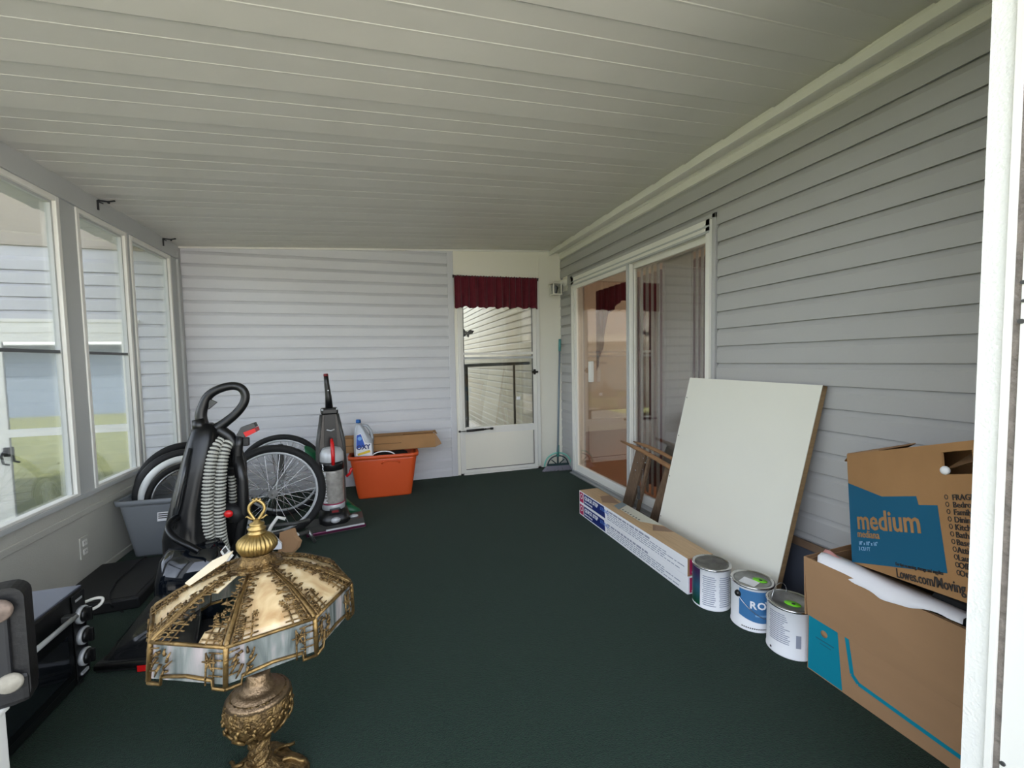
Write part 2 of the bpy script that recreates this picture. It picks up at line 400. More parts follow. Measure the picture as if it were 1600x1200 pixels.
# front wall pieces and the door jamb on the right
b = MB(); b.box((1.145, .33, 0), (XR+.1, .37, 2.45)); wf = struct(b.build('wall_front', M_white))
b = MB(); b.box((1.10, .475, 0), (1.15, .512, 2.08)); jam = struct(b.build('trim_7', mat('bright jamb paint', (240, 239, 232), .5, bump=.25, bscale=160)))
MB().box((1.092, .466, 0), (1.15, .475, 2.08)).build('door_stop', M_white, jam)
MB().box((1.100, .4555, 0), (1.15, .466, 2.08)).build('weather_strip', mat('grey brown foam', (120, 112, 104), .95, bump=.8, bscale=90, var=.25, vscale=40), jam)
MB().box((1.097, .36, 0), (1.146, .4555, 2.08)).build('jamb_face', M_white, jam)
for (px, py, rr) in ((1599, 441, .0035), (1600, 470, .003), (1596, 502, .0045), (1567, 1193, .004)):
    p = at(px, py, 0, 1.0965); MB().cyl((1.098, p.y, p.z), (1.0935, p.y, p.z), rr, n=10).build('screw_head', M_dgrey, jam)

# ------------------------------------------------------------------ storm door in the back wall
dx0, dx1, dz0, dz1 = .790, 1.66, .012, 2.015
b = MB(); b.box((dx0, YB-.03, 0), (dx0+.030, YB+.05, dz1)); b.box((dx1-.032, YB-.03, 0), (dx1, YB+.05, dz1)); b.box((dx0, YB-.03, dz1-.03), (dx1, YB+.05, dz1)); b.box((dx0, YB-.03, 0), (dx1, YB+.05, .02))
d1 = struct(b.build('door_1', M_white))
lx0, lx1 = dx0+.032, dx1-.034; gx0, gx1 = lx0+.022, lx1-.040
lx0b = lx0
b = MB(); y0, y1 = YB-.020, YB+.008
b.box((lx0, y0, .022), (gx0, y1, 1.98)); b.box((gx1, y0, .022), (lx1, y1, 1.98)); b.box((gx0, y0, 1.90), (gx1, y1, 1.98))
b.box((gx0, y0, .022), (gx1, y1, .055)); b.box((gx0, y0, .418), (gx1, y1, .485)); b.build('door_frame', M_white, d1)
MB().box((gx0, y0+.006, .055), (gx1, y1-.006, .418)).build('kick_panel', M_cream, d1)
b = MB(); b.box((gx0, y0-.003, .052), (gx1, y0, .058)); b.box((gx1-.006, y0-.003, .058), (gx1, y0, .415)); b.build('panel_gasket', M_dark, d1)
b = MB(); b.box((gx0, y0-.002, 1.222), (gx1, y1-.004, 1.246)); b.build('meeting_rail', M_white, d1)
b = MB(); b.box((gx0, y0, 1.178), (gx1, y1-.002, 1.200)); b.build('lower_sash_rail', M_frame, d1)
b = MB(); b.box((gx0, y0+.002, .485), (gx0+.008, y1, 1.9)); b.box((gx1-.006, y0+.002, .485), (gx1, y1, 1.9)); b.build('glazing_bead', M_dgrey, d1)
MB().box((gx0, YB-.006, .485), (gx1, YB-.003, 1.19)).build('pane', G_door, d1)
MB().box((gx0, YB+.001, 1.19), (gx1, YB+.004, 1.90)).build('pane', G_door, d1)
MB().box((gx0+.005, YB-.001, .487), (gx1-.005, YB+.0, 1.18)).build('insect_screen', glass('insect screen', (.82, .83, .83), .0, .0), d1)
b = MB(); yy = y0-.018; b.cyl((lx0-.04, yy, .452), (lx0+.03, yy, .452), .004); b.cyl((lx0+.03, yy, .455), (lx0+.21, yy, .460), .012); b.cyl((lx0+.21, yy, .460), (lx0+.235, yy, .461), .008); b.cyl((lx0+.235, yy, .461), (lx0+.30, yy, .463), .005)
b.box((lx0+.28, yy-.004, .452), (lx0+.31, y0, .472)); b.box((lx0-.05, yy-.004, .444), (lx0-.03, YB-.03, .46)); b.build('door_closer', M_black, d1)
p = at(835, 581, 1, y0); b = MB(); b.box((p.x-.013, y0-.012, p.z-.028), (p.x+.013, y0, p.z+.028), .004); b.box((p.x-.038, y0-.03, p.z-.010), (p.x+.034, y0-.012, p.z+.010), .004); b.build('latch_handle', M_black, d1)
p = at(810, 622, 1, YB-.007); MB().box((p.x-.021, YB-.009, p.z-.016), (p.x+.021, YB-.0075, p.z+.016)).build('sticker', M_paper, d1)
# butterfly ornament on the glass
p = at(729, 520, 1, YB-.001); b = MB()
for sx in (-1, 1):
    b.prism([(0, 0, .0), (sx*.03, 0, .035), (sx*.075, 0, .03), (sx*.06, 0, .0), (sx*.03, 0, -.012)], (0, .002, 0))
    b.prism([(0, 0, -.003), (sx*.03, 0, -.012), (sx*.028, 0, -.045), (sx*.008, 0, -.036)], (0, .002, 0))
b.sph((0, .001, -.003), .006, (1, .6, 3.2), 8)
tag(b.build('butterfly_ornament', M_dgrey, None, (p.x, YB-.0035, p.z), (0, R(8), 0)), 'small dark butterfly ornament on the upper glass of the back door', 'ornament')

# ------------------------------------------------------------------ sliding glass door (door_2)
ya, yb_, zt = 2.042, 3.985, 1.995
b = MB(); x0, x1 = XR-.045, XR+.06; t = .052
b.box((x0, ya+.028, .03), (x1, ya+.028+t*.6, zt-.03)); b.box((x0, yb_-.05-t, .03), (x1, yb_-.05, zt-.03)); b.box((x0, ya+.028, zt-.105), (x1, yb_-.05, zt-.03))
d2 = struct(b.build('door_2', M_white))
b = MB(); b.box((XR-.03, ya, 0), (XR, ya+.028, zt), .003); b.box((XR-.03, yb_-.05, 0), (XR, yb_, zt), .003); b.box((XR-.03, ya, zt-.03), (XR, yb_, zt), .003); b.build('siding_channel', M_side, d2)
b = MB(); b.box((x0-.012, ya+.03, 0), (x1, yb_-.05, .035), .003); b.box((x0-.035, ya+.03, 0), (x0-.012, yb_-.05, .014), .003); b.build('bottom_track', M_alu, d2)
b = MB(); b.box((x0-.006, ya+.03, zt-.075), (x0, yb_-.05, zt-.066)); b.box((x0-.006, ya+.03, zt-.11), (x0+.02, yb_-.05, zt-.098)); b.build('head_rail', M_frame, d2)
ym = 2.925
def sash(name, a, c, px):
    b = MB(); t = .045; z0, z1 = .036, zt-.105
    b.box((px, a, z0), (px+.03, a+t, z1), .003); b.box((px, c-t, z0), (px+.03, c, z1), .003); b.box((px, a+t, z0), (px+.03, c-t, z0+.07), .003); b.box((px, a+t, z1-.04), (px+.03, c-t, z1), .003)
    s = b.build(name, M_white, d2); MB().box((px+.013, a+t-.005, z0+.06), (px+.017, c-t+.005, z1-.03)).build('pane', G_slider, s); return s
s1 = sash('sliding_sash', ym-.02, yb_-.105, XR-.038); s2 = sash('fixed_sash', ya+.058, ym+.03, XR+.002)
MB().box((XR-.052, ym-.012, .05), (XR-.037, ym+.012, zt-.11), .002).build('interlock', M_frame, d2)
p = at(925, 580, 0, XR-.05); b = MB(); b.box((XR-.075, p.y-.012, p.z-.10), (XR-.037, p.y+.03, p.z+.09), .006); b.build('pull_handle', M_white, d2)
# room behind the slider
b = MB(); RX0, RX1, RY0, RY1 = XR+.12, 5.2, 1.2, 6.2
b.box((RX0, RY0-.1, -.12), (RX1, RY1, -.02)); rf = struct(b.build('floor_interior', M_lam))
b = MB(); b.box((RX1, RY0-.1, -.1), (RX1+.1, RY1+.1, .9)); b.box((RX1, RY0-.1, 2.0), (RX1+.1, RY1+.1, 2.5)); b.box((RX1, RY0-.1, .9), (RX1+.1, 3.6, 2.0)); b.box((RX1, 5.2, .9), (RX1+.1, RY1+.1, 2.0))
b.box((RX0, RY1, -.1), (RX1, RY1+.1, 2.5)); b.box((RX0, RY0-.2, -.1), (RX1, RY0-.1, 2.5)); struct(b.build('wall_interior', M_room))
struct(MB().box((RX0, RY0-.2, 2.4), (RX1+.1, RY1+.1, 2.5)).build('ceiling_interior', M_room))
b = MB(); b.box((RX1-.03, 3.56, .86), (RX1, 5.24, .92)); b.box((RX1-.03, 3.56, .06), (RX1, RY1, .0)) ; b.box((RX1-.03, 3.56, 1.98), (RX1, 5.24, 2.04)); struct(b.build('window_6', M_white))
# fill lamp added to brighten the room behind the slider, dome unseen
ll = bpy.data.lights.new('room fill', 'POINT'); ll.energy = 32; ll.color = (1, .95, .86); ll.shadow_soft_size = .15
lo = bpy.data.objects.new('room_fill_light', ll); COL.objects.link(lo); lo.location = (4.2, 2.0, 2.05)
cl_ = thing('fill_lamp', 'unseen white dome of the added fill lamp inside the room behind the sliding door', 'fill lamp', (4.2, 2.0, 2.4))
MB().lathe([(.16, -.05), (.15, -.02), (.10, 0), (0, 0)], 24, cap=False).build('dome', M_white, cl_)
# vertical blinds
vb = thing('vertical_blind', 'white vertical slat blind hanging behind the right pane of the sliding door', 'blind', (XR+.16, 2.7, 0))
MB().box((-.03, -.55, 1.88), (.03, .47, 1.92), .004).build('head_rail', M_white, vb)
slm = None
for px, a in ((1003, -22), (1011, -20), (1019, -24), (1028, -20), (1037, -22), (1043, 2), (1048, -4), (1053, 0), (1058, 4), (1063, -3), (1068, 2), (1073, 0), (1080, -30), (1088, -30), (1096, -30), (1104, -30), (1112, -30), (1120, -30)):
    if slm is None:
        g = [[(-.004*math.cos(PI*(j/6-.5)), -.042+.084*j/6, z) for j in range(7)] for z in (.06, 1.88)]
        slm = MB().sheet(g, (.0015, 0, 0)).build('slat', M_blind, vb); c = slm
    else: c = child(slm, vb)
    c.location = (0, at(px, 600, 0, XR+.16)[1]-2.7, 0); c.rotation_euler = (0, 0, R(a))
def drape(name, x, y0, y1, z0, z1, amp, waves, label, cat, mtl=M_burg, th=.004, flare=0):
    n = int(waves*10); g = []
    for i in range(9):
        z = z1+(z0-z1)*i/8; row = []
        for j in range(n+1):
            u = j/n; row.append((x+amp*math.sin(u*waves*2*PI+.6*math.sin(i*.6))*(1+.15*i/8), y0+(y1-y0)*u, z))
        g.append(row)
    return tag(MB().sheet(g, (th, 0, 0)).build(name, mtl), label, cat)
drape('window_curtain', XR+.34, at(1118, 600, 0, XR+.34)[1], at(1078, 600, 0, XR+.34)[1], .05, 1.88, .02, 5, 'burgundy curtain panel behind the near end of the vertical blind', 'curtain')
drape('window_curtain', XR+.34, at(1042, 600, 0, XR+.34)[1], at(996, 600, 0, XR+.34)[1], .05, 1.88, .02, 5, 'burgundy curtain panel beside the middle stile of the sliding door', 'curtain')
# swag and tail curtain inside, seen through the left pane
g = []
for i in range(9):
    row = []
    for j in range(41):
        u = j/40; y = 4.42-1.10*u; low = .18+.10*math.sin(u*PI*2)**2 if u > .22 else .28+.62*(1-u/.22)**.6
        row.append((XR+.5+.012*math.sin(u*60), y, 1.93-(low)*i/8))
    g.append(row)
tag(MB().sheet(g, (.004, 0, 0)).build('swag_curtain', M_burg), 'burgundy swag curtain with a long tail behind the left sliding pane', 'curtain')

# ------------------------------------------------------------------ outside
struct(MB().box((-40, -40, -.60), (XL-.10, 60, -.45)).build('ground_lawn', M_grass))
struct(MB().box((XL-.10, YB+.1, -.5), (XR, 30, -.12)).build('ground_patio', M_conc))
struct(MB().box((XL-.10, -40, -.5), (40, -.25, -.12)).build('ground_front', M_conc))
b = MB(); b.box((-6.5, YB+.01, -.5), (XL-.10, YB+.12, 3.3)); M_sideo = mat('outer vinyl siding', (196, 196, 200), .55, spec=.35, bump=.06, bscale=90, var=.02, vscale=2); wo2 = struct(b.build('wall_outside_left', M_sideo))
for k in range(-5, 21):
    z = -.009+EB*k
    if z > 2.02: break
    if z+EB < 1.545:
        plank(YB+.01, 'y-', -6.5, -2.835, z, EB, 2.085).build('siding_plank', M_sideo, wo2); plank(YB+.01, 'y-', -1.84, XL-.10, z, EB, 2.085).build('siding_plank', M_sideo, wo2)
    else: plank(YB+.01, 'y-', -6.5, XL-.10, z, EB, 2.085).build('siding_plank', M_sideo, wo2)
M_gable = mat('beige gable panel', (172, 162, 150), .7, var=.02, vscale=3)
for k in range(2): MB().box((-6.5, YB-.012, 2.10+.62*k), (XL-.10, YB+.01, 2.718+.62*k), .001).build('gable_board', M_gable, wo2)
struct(MB().box((-6.6, 2.7, 3.3), (XL-.5, YB+.2, 3.4)).build('added_shade_roof', M_white))  # out-of-view roof added to shade the outer left wall
b = MB(); b.box((-2.835, YB-.02, 1.44), (-1.84, YB+.05, 1.535)); b.box((-2.835, YB-.02, -.45), (-2.80, YB+.05, 1.44)); b.box((-1.88, YB-.02, -.45), (-1.84, YB+.05, 1.44)); b.box((-2.86, YB-.03, 1.52), (-1.82, YB, 1.545)); d3 = struct(b.build('door_3', M_white))
b = MB(); b.box((-2.80, YB-.012, -.44), (-2.69, YB+.02, 1.44)); b.box((-1.95, YB-.012, -.44), (-1.88, YB+.02, 1.44)); b.box((-2.69, YB-.012, 1.37), (-1.95, YB+.02, 1.44)); b.box((-2.69, YB-.012, .64), (-1.95, YB+.02, .70)); b.box((-2.69, YB-.012, -.44), (-1.95, YB+.02, -.30)); b.build('door_leaf', M_white, d3)
MB().box((-2.69, YB-.002, .70), (-1.95, YB+.004, 1.37)).build('pane', G_out, d3); MB().box((-2.69, YB-.002, -.30), (-1.95, YB+.004, .64)).build('pane', G_out, d3)
b = MB(); p = at(9, 712, 1, YB-.03); b.box((p.x-.015, YB-.03, p.z-.01), (p.x+.02, YB-.012, p.z+.06), .004); b.tube([(p.x, YB-.05, p.z+.03), (p.x-.01, YB-.055, p.z), (p.x, YB-.055, p.z-.06), (p.x+.03, YB-.05, p.z-.07)], .008); b.tube([(p.x, YB-.02, p.z+.03), (p.x, YB-.05, p.z+.03)], .008); b.build('lever_handle', M_black, d3)
# handrail and post outside the back door
rl = thing('handrail', 'grey metal handrail on the landing outside the back door', 'railing', (1.06, 5.2, -.12))
b = MB(); b.tube([(0, 0, 0), (0, 0, 1.22)], .022); b.build('post', M_dgrey, rl)
MB().tube([(-.25, 0, 1.22), (.83, 0, 1.24)], .02).build('top_rail', M_dgrey, rl)
MB().tube([(.62, 0, 0), (.62, 0, 1.23)], .016).build('post', M_dgrey, rl)
MB().tube([(-.20, 0, .20), (.83, 0, .20)], .014).build('bottom_rail', M_dgrey, rl)
mb_ = thing('meter_box', 'grey utility box on a short post beyond the back door', 'utility box', (1.0, 7.2, -.12))
MB().cyl((0, 0, 0), (0, 0, .5), .04).build('post', M_steel, mb_); MB().box((-.14, -.08, .45), (.10, .08, .85), .01).build('housing', M_dgrey, mb_)
sh0 = thing('reflection_blocker', 'unseen beige shed beyond the patio, mirrored in the sliding door', 'blocker', (-2.6, 10.2, -.12))  # unseen beige block added to darken what the slider glass mirrors
MB().box((-3.4, -.8, 0), (2.9, .8, 3.0)).build('wall', mat('shed wall', (150, 134, 116), .8), sh0)
MB().prism([(-3.6, -1, 3.0), (3.1, -1, 3.0), (3.1, 1, 3.3), (-3.6, 1, 3.3)], (0, 0, .08)).build('roof', M_dgrey, sh0)
# neighbour's house, seen only as reflections
nh = thing('neighbour_house', 'pale neighbour house with a white roof edge, mirrored in the outer door', 'house', (-9, -13, -.45))
MB().box((-8, -3, 0), (8, 3, 2.6)).build('wall', mat('neighbour wall', (112, 122, 130), .8), nh)
MB().prism([(-8.6, -3.6, 2.6), (8.6, -3.6, 2.6), (8.6, 0, 4.1), (-8.6, 0, 4.1)], (0, 0, .15)).build('roof', mat('roof shingle grey', (150, 150, 152), .9, bump=.3), nh)
MB().prism([(-8.6, 3.6, 2.6), (8.6, 3.6, 2.6), (8.6, 0, 4.1), (-8.6, 0, 4.1)], (0, 0, .15)).build('roof', MATS['roof shingle grey'], nh)
MB().box((-8.6, 3.55, 2.4), (8.6, 3.65, 2.75)).build('fascia', M_white, nh)

# ================================================================== THINGS
# ceiling hooks at the top of the windows
for i, (px, py, lab) in enumerate(((157, 333, 'small dark bracket hook at the ceiling above the middle window'), (258, 388, 'small dark bracket hook at the ceiling in the far left corner'))):
    p = at(px, py, 0, XL+.025); hk = MB(); zt_ = ZC(XL)+.003
    hk.box((.0, -.006, -.055), (.006, .006, .0)); hk.tube([(.003, 0, 0), (.05, 0, -.004), (.085, 0, .004)], .0045, 6); hk.tube([(.003, 0, -.005), (.003, .05, -.002)], .004, 6); hk.box((.05, -.006, -.014), (.058, .006, -.004))
    tag(hk.build('ceiling_hook', M_dark, None, (XL+.013, p.y, zt_-.012)), lab, 'hook')

# valance over the back door
vl = thing('window_valance', 'gathered burgundy valance hung over the back door', 'curtain', (.762, YB-.055, 0))
W_ = .875; n = 150; g = []
for i in range(13):
    row = []
    for j in range(n+1):
        u = j/n; x = u*W_; fz = i/12
        a = .010+.013*fz
        y = a*math.sin(u*2*PI*11+1.3*math.sin(u*9)) + .004*math.sin(u*2*PI*29)
        z = 2.002+.006*u - fz*(.310+.008*math.sin(u*40)+.004*math.sin(u*90))
        if i == 0: z += .008*math.sin(u*2*PI*30)
        row.append((x, y, z))
    g.append(row)
MB().sheet(g, (0, .003, 0)).build('cloth', M_burg, vl)
MB().tube([(-.012, .012, 2.0), (W_+.016, .012, 2.006)], .005).build('rod', M_dark, vl)
for x in (-.006, W_+.008): MB().box((x-.005, .012, 1.985), (x+.005, .054, 2.012)).build('bracket', M_dark, vl)

# wall lantern
ln = thing('wall_lantern', 'cream wall lantern with clear glass panes by the back corner', 'lantern', (XR-.013, 4.13, 1.945))
MB().box((-.006, -.055, -.075), (0, .055, .075), .003).build('mounting_plate', M_cream, ln)
MB().lathe([(.0, 0), (.045, 0), (.04, .012), (.02, .03), (.016, .06), (0, .06)], 20, mtx=Matrix.Rotation(-PI/2, 4, 'Y')).build('mounting_arm', M_cream, ln, loc=(-.005, 0, .02))
L0 = (-.115, -.01, -.055)
b = MB()
for sx in (-1, 1):
    for sy in (-1, 1): b.box((sx*.042-.005, sy*.042-.005, -.055), (sx*.042+.005, sy*.042+.005, .045))
b.box((-.05, -.05, -.065), (.05, .05, -.055)); b.build('cage', M_cream, ln, loc=L0)
MB().loft([rrect(.125, .125, .004, .045, 1), rrect(.10, .10, .004, .062, 1), rrect(.05, .05, .004, .075, 1)], smooth=False).build('cap', M_cream, ln, loc=L0)
b = MB()
for s in (-1, 1): b.box((s*.042-.001, -.038, -.055), (s*.042+.001, .038, .045)); b.box((-.038, s*.042-.001, -.055), (.038, s*.042+.001, .045))
b.build('pane', G_win, ln, loc=L0)
MB().lathe([(0, -.054), (.014, -.054), (.014, -.03), (.02, -.015), (.026, .008), (.018, .03), (0, .036)], 16).build('bulb', mat('dark grey bulb', (52, 60, 66), .25), ln, loc=L0)

# broom in the back corner
br = thing('broom', 'grey broom with a teal head frame standing in the back right corner', 'broom', (1.775, 4.06, 0), R(-6))
top = Vector((.085, .15, 1.325))
MB().tube([(0, 0, .20), top], .011, 10).build('handle', mat('broom pole grey', (130, 140, 148), .35), br)
MB().tube([top*.93+Vector((0, 0, .015)), top+Vector((.003, .004, .05))], .014, 10).build('grip', mat('teal grip', (90, 150, 150), .5), br)
MB().cyl((0, 0, .15), (.008, .012, .27), .016, .013).build('socket', mat('teal broom plastic', (60, 128, 118), .4), br)
arc = [(.145*math.cos(R(a))-.0, 0, .055+.135*math.sin(R(a))) for a in range(-8, 190, 9)]
MB().tube([(x, 0, z) for x, y, z in arc], .008, 8).build('outer_arc', mat('pale teal', (126, 196, 180), .35), br)
arc2 = [(.11*math.cos(R(a)), 0, .062+.098*math.sin(R(a))) for a in range(0, 181, 10)]
b = MB(); b.tube(arc2, .007, 6); b.box((-.118, -.012, .055), (.118, .012, .078), .004); b.tube([(0, 0, .07), (0, 0, .16)], .01, 6); b.tube([(-.01, 0, .07), (-.07, 0, .12)], .006, 6); b.tube([(.01, 0, .07), (.07, 0, .12)], .006, 6); b.build('head', mat('dark green plastic', (26, 52, 54), .4), br)
b = MB()
for j in range(5):
    for k in range(46):
        u = (k+random.uniform(-.4, .4))/45*2-1; x0 = u*.115; x1 = u*.165+random.uniform(-.004, .004); y0 = (j-2)*.006
        b.tube([(x0, y0, .058), (x1, y0*1.8+random.uniform(-.004, .004), random.uniform(.0015, .008))], .0018, 4, cap=False)
b.build('bristles', mat('grey violet bristle', (150, 146, 158), .7), br, kind='stuff')

# ------------------------------------------------------------------ tubs
def tub(name, label, loc, rz, w, d, h, taper, mtl, group=None, rim=.022):
    t = thing(name, label, 'storage tub', loc, rz)
    def rr(s, r, z, inset=0): return rrect(w*s-inset*2, d*s-inset*2, r, z, 5)
    b = MB(); rings = [rr(taper, .04, 0), rr(taper+.01, .045, .012), rr(1-(1-taper)*.12, .05, h-.05), rr(.99, .05, h-.012)]
    inn = [rr(.99, .047, h-.012, .004), rr(1-(1-taper)*.12, .046, h-.05, .004), rr(taper+.01, .04, .016, .004)]
    b.loft(rings+inn); b.build('body', mtl, t)
    b = MB(); b.loft([rr(.985, .05, h-.028), rr(1, .05, h-.028, -rim*.5), rr(1, .05, h, -rim*.6), rr(1, .045, h+.003, -.004), rr(1, .045, h, .004), rr(.99, .045, h-.028, .003)], closed=True, cap=False)
    b.build('rim', mtl, t)
    return t
ot = tub('orange_tub', 'orange plastic tub on the carpet against the back wall', (.045, 3.965, 0), R(-2), .56, .38, .372, .80, M_orange)
b = MB(); yf = -.38*.5*.935
b.tube([(-.02, yf-.008, .298), (.0, yf-.012, .318), (.05, yf-.013, .325), (.11, yf-.012, .318), (.13, yf-.008, .298)], .007, 8); b.build('front_grip', M_orange, ot)
b = MB(); b.box((-.135, yf+.008, .03), (.16, yf+.012, .20)); b.b.free()
hoop = MB().tube([(.045+.23*math.cos(R(a))*.45-.01, 3.80+.02*math.sin(R(a)), .345+.052*math.sin(R(a))) for a in range(-8, 190, 11)], .0055, 6)
tag(hoop.build('cord_loop', M_paper), 'white cord loop arching out of the orange tub', 'cord')
b = MB(); b.box((-.18, 3.83, .10), (.26, 4.10, .350), .04)
tag(b.build('folded_blanket', mat('dark blanket', (46, 40, 40), .95, bump=.4, bscale=30)), 'dark folded blanket filling the orange tub', 'blanket')
# long cardboard box
lb = thing('long_carton', 'long open brown carton lying across the orange tub', 'box', (.105, 3.99, .384), R(-1.5))
b = MB(); lw, lh, ld = .39, .128, .085
b.box((-lw, -ld, 0), (lw, -ld+.004, lh)); b.box((-lw, ld-.004, 0), (lw, ld, lh)); b.box((-lw, -ld, 0), (lw, ld, .004)); b.box((-lw, -ld, 0), (-lw+.004, ld, lh)); b.box((-lw, -ld, lh-.004), (lw-.28, ld, lh))
b.box((lw-.28, -.01, lh-.004), (lw-.003, ld, lh)); b.build('body', M_cardd, lb)
MB().prism([(lw, -ld, lh), (lw, -ld, .002), (lw+.055, -ld-.012, .028), (lw+.045, -ld-.01, .055)], (0, .004, 0)).build('flap', M_card, lb)
MB().prism([(lw-.003, ld, lh), (lw+.02, ld, lh+.0), (lw+.02, -ld, lh-.012), (lw-.003, -ld, lh)], (0, 0, .003)).build('flap', M_card, lb)
MB().box((-lw, -ld-.0006, .058), (lw-.3, -ld, .064)).build('tape', M_cardin, lb)

# detergent jug
jg = thing('detergent_jug', 'grey detergent jug with a blue cap and label standing on the orange tub', 'bottle', (-.122, 3.845, .353), R(4))
sec = []
for z, w_, d_, cx in ((0, .145, .088, 0), (.01, .158, .098, 0), (.09, .160, .10, 0), (.15, .152, .098, -.002), (.20, .120, .09, -.016), (.25, .085, .07, -.028), (.285, .05, .05, -.034), (.30, .04, .04, -.036)):
    sec.append(rrect(w_, d_, min(w_, d_)*.35, z, 4, cx, 0))
MB().loft(sec).build('body', mat('silver jug plastic', (168, 172, 178), .35, metal=.15), jg)
MB().tube([(-.008, 0, .280), (.03, 0, .270), (.062, 0, .225), (.072, 0, .165), (.066, 0, .12)], [.013, .014, .014, .014, .017], 10).build('handle', MATS['silver jug plastic'], jg)
MB().cyl((-.036, 0, .296), (-.036, 0, .328), .021, .019, 20).build('cap', mat('blue cap', (30, 96, 170), .35), jg)
yf = -.0525
b = MB(); b.prism([(-.068, yf, .03), (-.06, yf, .205), (-.02, yf, .215), (.012, yf, .135), (.06, yf, .125), (.062, yf, .02)], (0, .003, 0)); b.build('label', M_paper, jg, rot=(0, 0, 0), label='white and blue printed label')
MB().prism([(-.062, yf-.0008, .09), (-.056, yf-.0008, .202), (-.022, yf-.0008, .210), (.01, yf-.0008, .10)], (0, .0006, 0)).build('blue_print', mat('bright blue print', (24, 84, 190), .4), jg)
MB().prism([(-.05, yf-.001, .028), (-.055, yf-.001, .045), (.045, yf-.001, .07), (.05, yf-.001, .05)], (0, .0006, 0)).build('yellow_print', mat('yellow print', (228, 196, 40), .4), jg)
text('OXY', .052, M_navy, jg, (-.060, yf-.001, .078), (1, 0, .05), (0, 0, 1), bold=.002)
MB().sph((-.032, yf-.001, .172), .017, (1, .1, 1), 12).build('badge', mat('pale blue print', (110, 170, 230), .4), jg)

# grey tub with tyres
gt = tub('grey_tub', 'grey plastic tub holding bicycle tyres under the windows', (-1.275, 3.365, 0), R(-4), .41, .60, .365, .80, M_grey)
lb_ = MB().box((-.055, -.0015, -.028), (.055, 0, .028)).build('paper_label', M_paper, gt, (.06, -.60*.5*.965, .255), (R(-9), 0, 0))
b = MB()
for i in range(3): b.box((-.05, -.0022, .012-.012*i), (.01+.01*i, -.0014, .018-.012*i))
b.box((.012, -.0022, -.01), (.028, -.0014, .012)); b.box((.033, -.0022, -.006), (.048, -.0014, .012)); b.build('label_print', M_dgrey, gt, (.06, -.60*.5*.965, .255), (R(-9), 0, 0))
def ring(r, mr, n=56, m_=10, sx=1.0, knob=0):
    b = MB(); pts = []
    for k in range(n): a = 2*PI*k/n; pts.append((r*math.cos(a), 0, r*math.sin(a)))
    b.tube(pts, mr, m_, closed=True)
    if sx != 1:
        for v in b.b.verts: v.co.y *= sx
    return b
def spokes(b, r, hub=.02, n=28, w_=.035):
    for k in range(n):
        a = 2*PI*k/n; s = 1 if k % 2 else -1; a2 = a+(.9 if (k//2) % 2 else -.9)
        b.tube([(hub*math.cos(a2), s*w_, hub*math.sin(a2)), (r*math.cos(a), 0, r*math.sin(a))], .0018, 4, cap=False)
    return b
def loose_tyre(label, loc, rot, r, mr, mtl, mtl_name='tyre'):
    return tag(ring(r, mr).build('bicycle_tyre', mtl, None, loc, rot), label, 'tyre', None)
loose_tyre('black bicycle tyre leaning at the wall end of the grey tub', (-1.292, 3.475, .370), (R(3), 0, R(38)), .246, .024, M_rubber)
loose_tyre('black bicycle tyre behind the white one in the grey tub', (-1.272, 3.385, .345), (R(3), 0, R(38)), .240, .022, mat('worn rubber', (34, 34, 36), .7, bump=.2))
tag(ring(.214, .020, sx=1.2).build('bicycle_tyre', mat('white rubber', (226, 228, 226), .5), None, (-1.245, 3.325, .340), (R(3), 0, R(38))), 'white bicycle tyre standing in the grey tub', 'tyre')
w3 = thing('bicycle_wheel', 'spoked bicycle wheel standing in the grey tub behind the carpet cleaner', 'wheel', (-1.215, 3.27, .325), rot=(R(3), 0, R(38)))
ring(.195, .016).build('tyre', M_rubber, w3); ring(.173, .010, sx=1.3).build('rim', M_steel, w3)
spokes(MB(), .17).build('spokes', M_chrome, w3, kind='stuff'); MB().cyl((0, -.045, 0), (0, .045, 0), .018, n=14).build('hub', M_steel, w3)
# two bicycle wheels
def wheel(label, loc, rot, Rr, tr, disc=False):
    t = thing('bicycle_wheel', label, 'wheel', loc, rot=rot, group='bicycle wheels by the back wall')
    ring(Rr-tr, tr, 72, 12).build('tyre', M_rubber, t)
    b = ring(Rr-2*tr-.004, .010, 72, 8, 1.3); b.build('rim', M_silver, t)
    spokes(MB(), Rr-2*tr-.008, .022, 36, .04).build('spokes', M_chrome, t, kind='stuff')
    b = MB(); b.cyl((0, -.05, 0), (0, .05, 0), .017, n=16); b.cyl((0, -.042, 0), (0, -.036, 0), .03, n=20); b.cyl((0, .036, 0), (0, .042, 0), .03, n=20); b.build('hub', M_steel, t)
    MB().cyl((0, -.075, 0), (0, .075, 0), .005, n=8).build('axle', M_chrome, t)
    return t
wheel('bicycle wheel with black tyre in front, beside the carpet cleaner', (at(428, 772, 1, 3.13)[0], 3.13, .318), (R(-2), 0, R(4)), .316, .025)
wb2 = wheel('bicycle wheel with black tyre behind, nearest the siding', (at(440, 733, 1, 3.6)[0], 3.6, .318), (R(-3), 0, R(2)), .312, .021)
MB().box((-.02, -.03, .0), (.02, .0, .24), .008).build('wheel_bracket', M_dgrey, wb2)
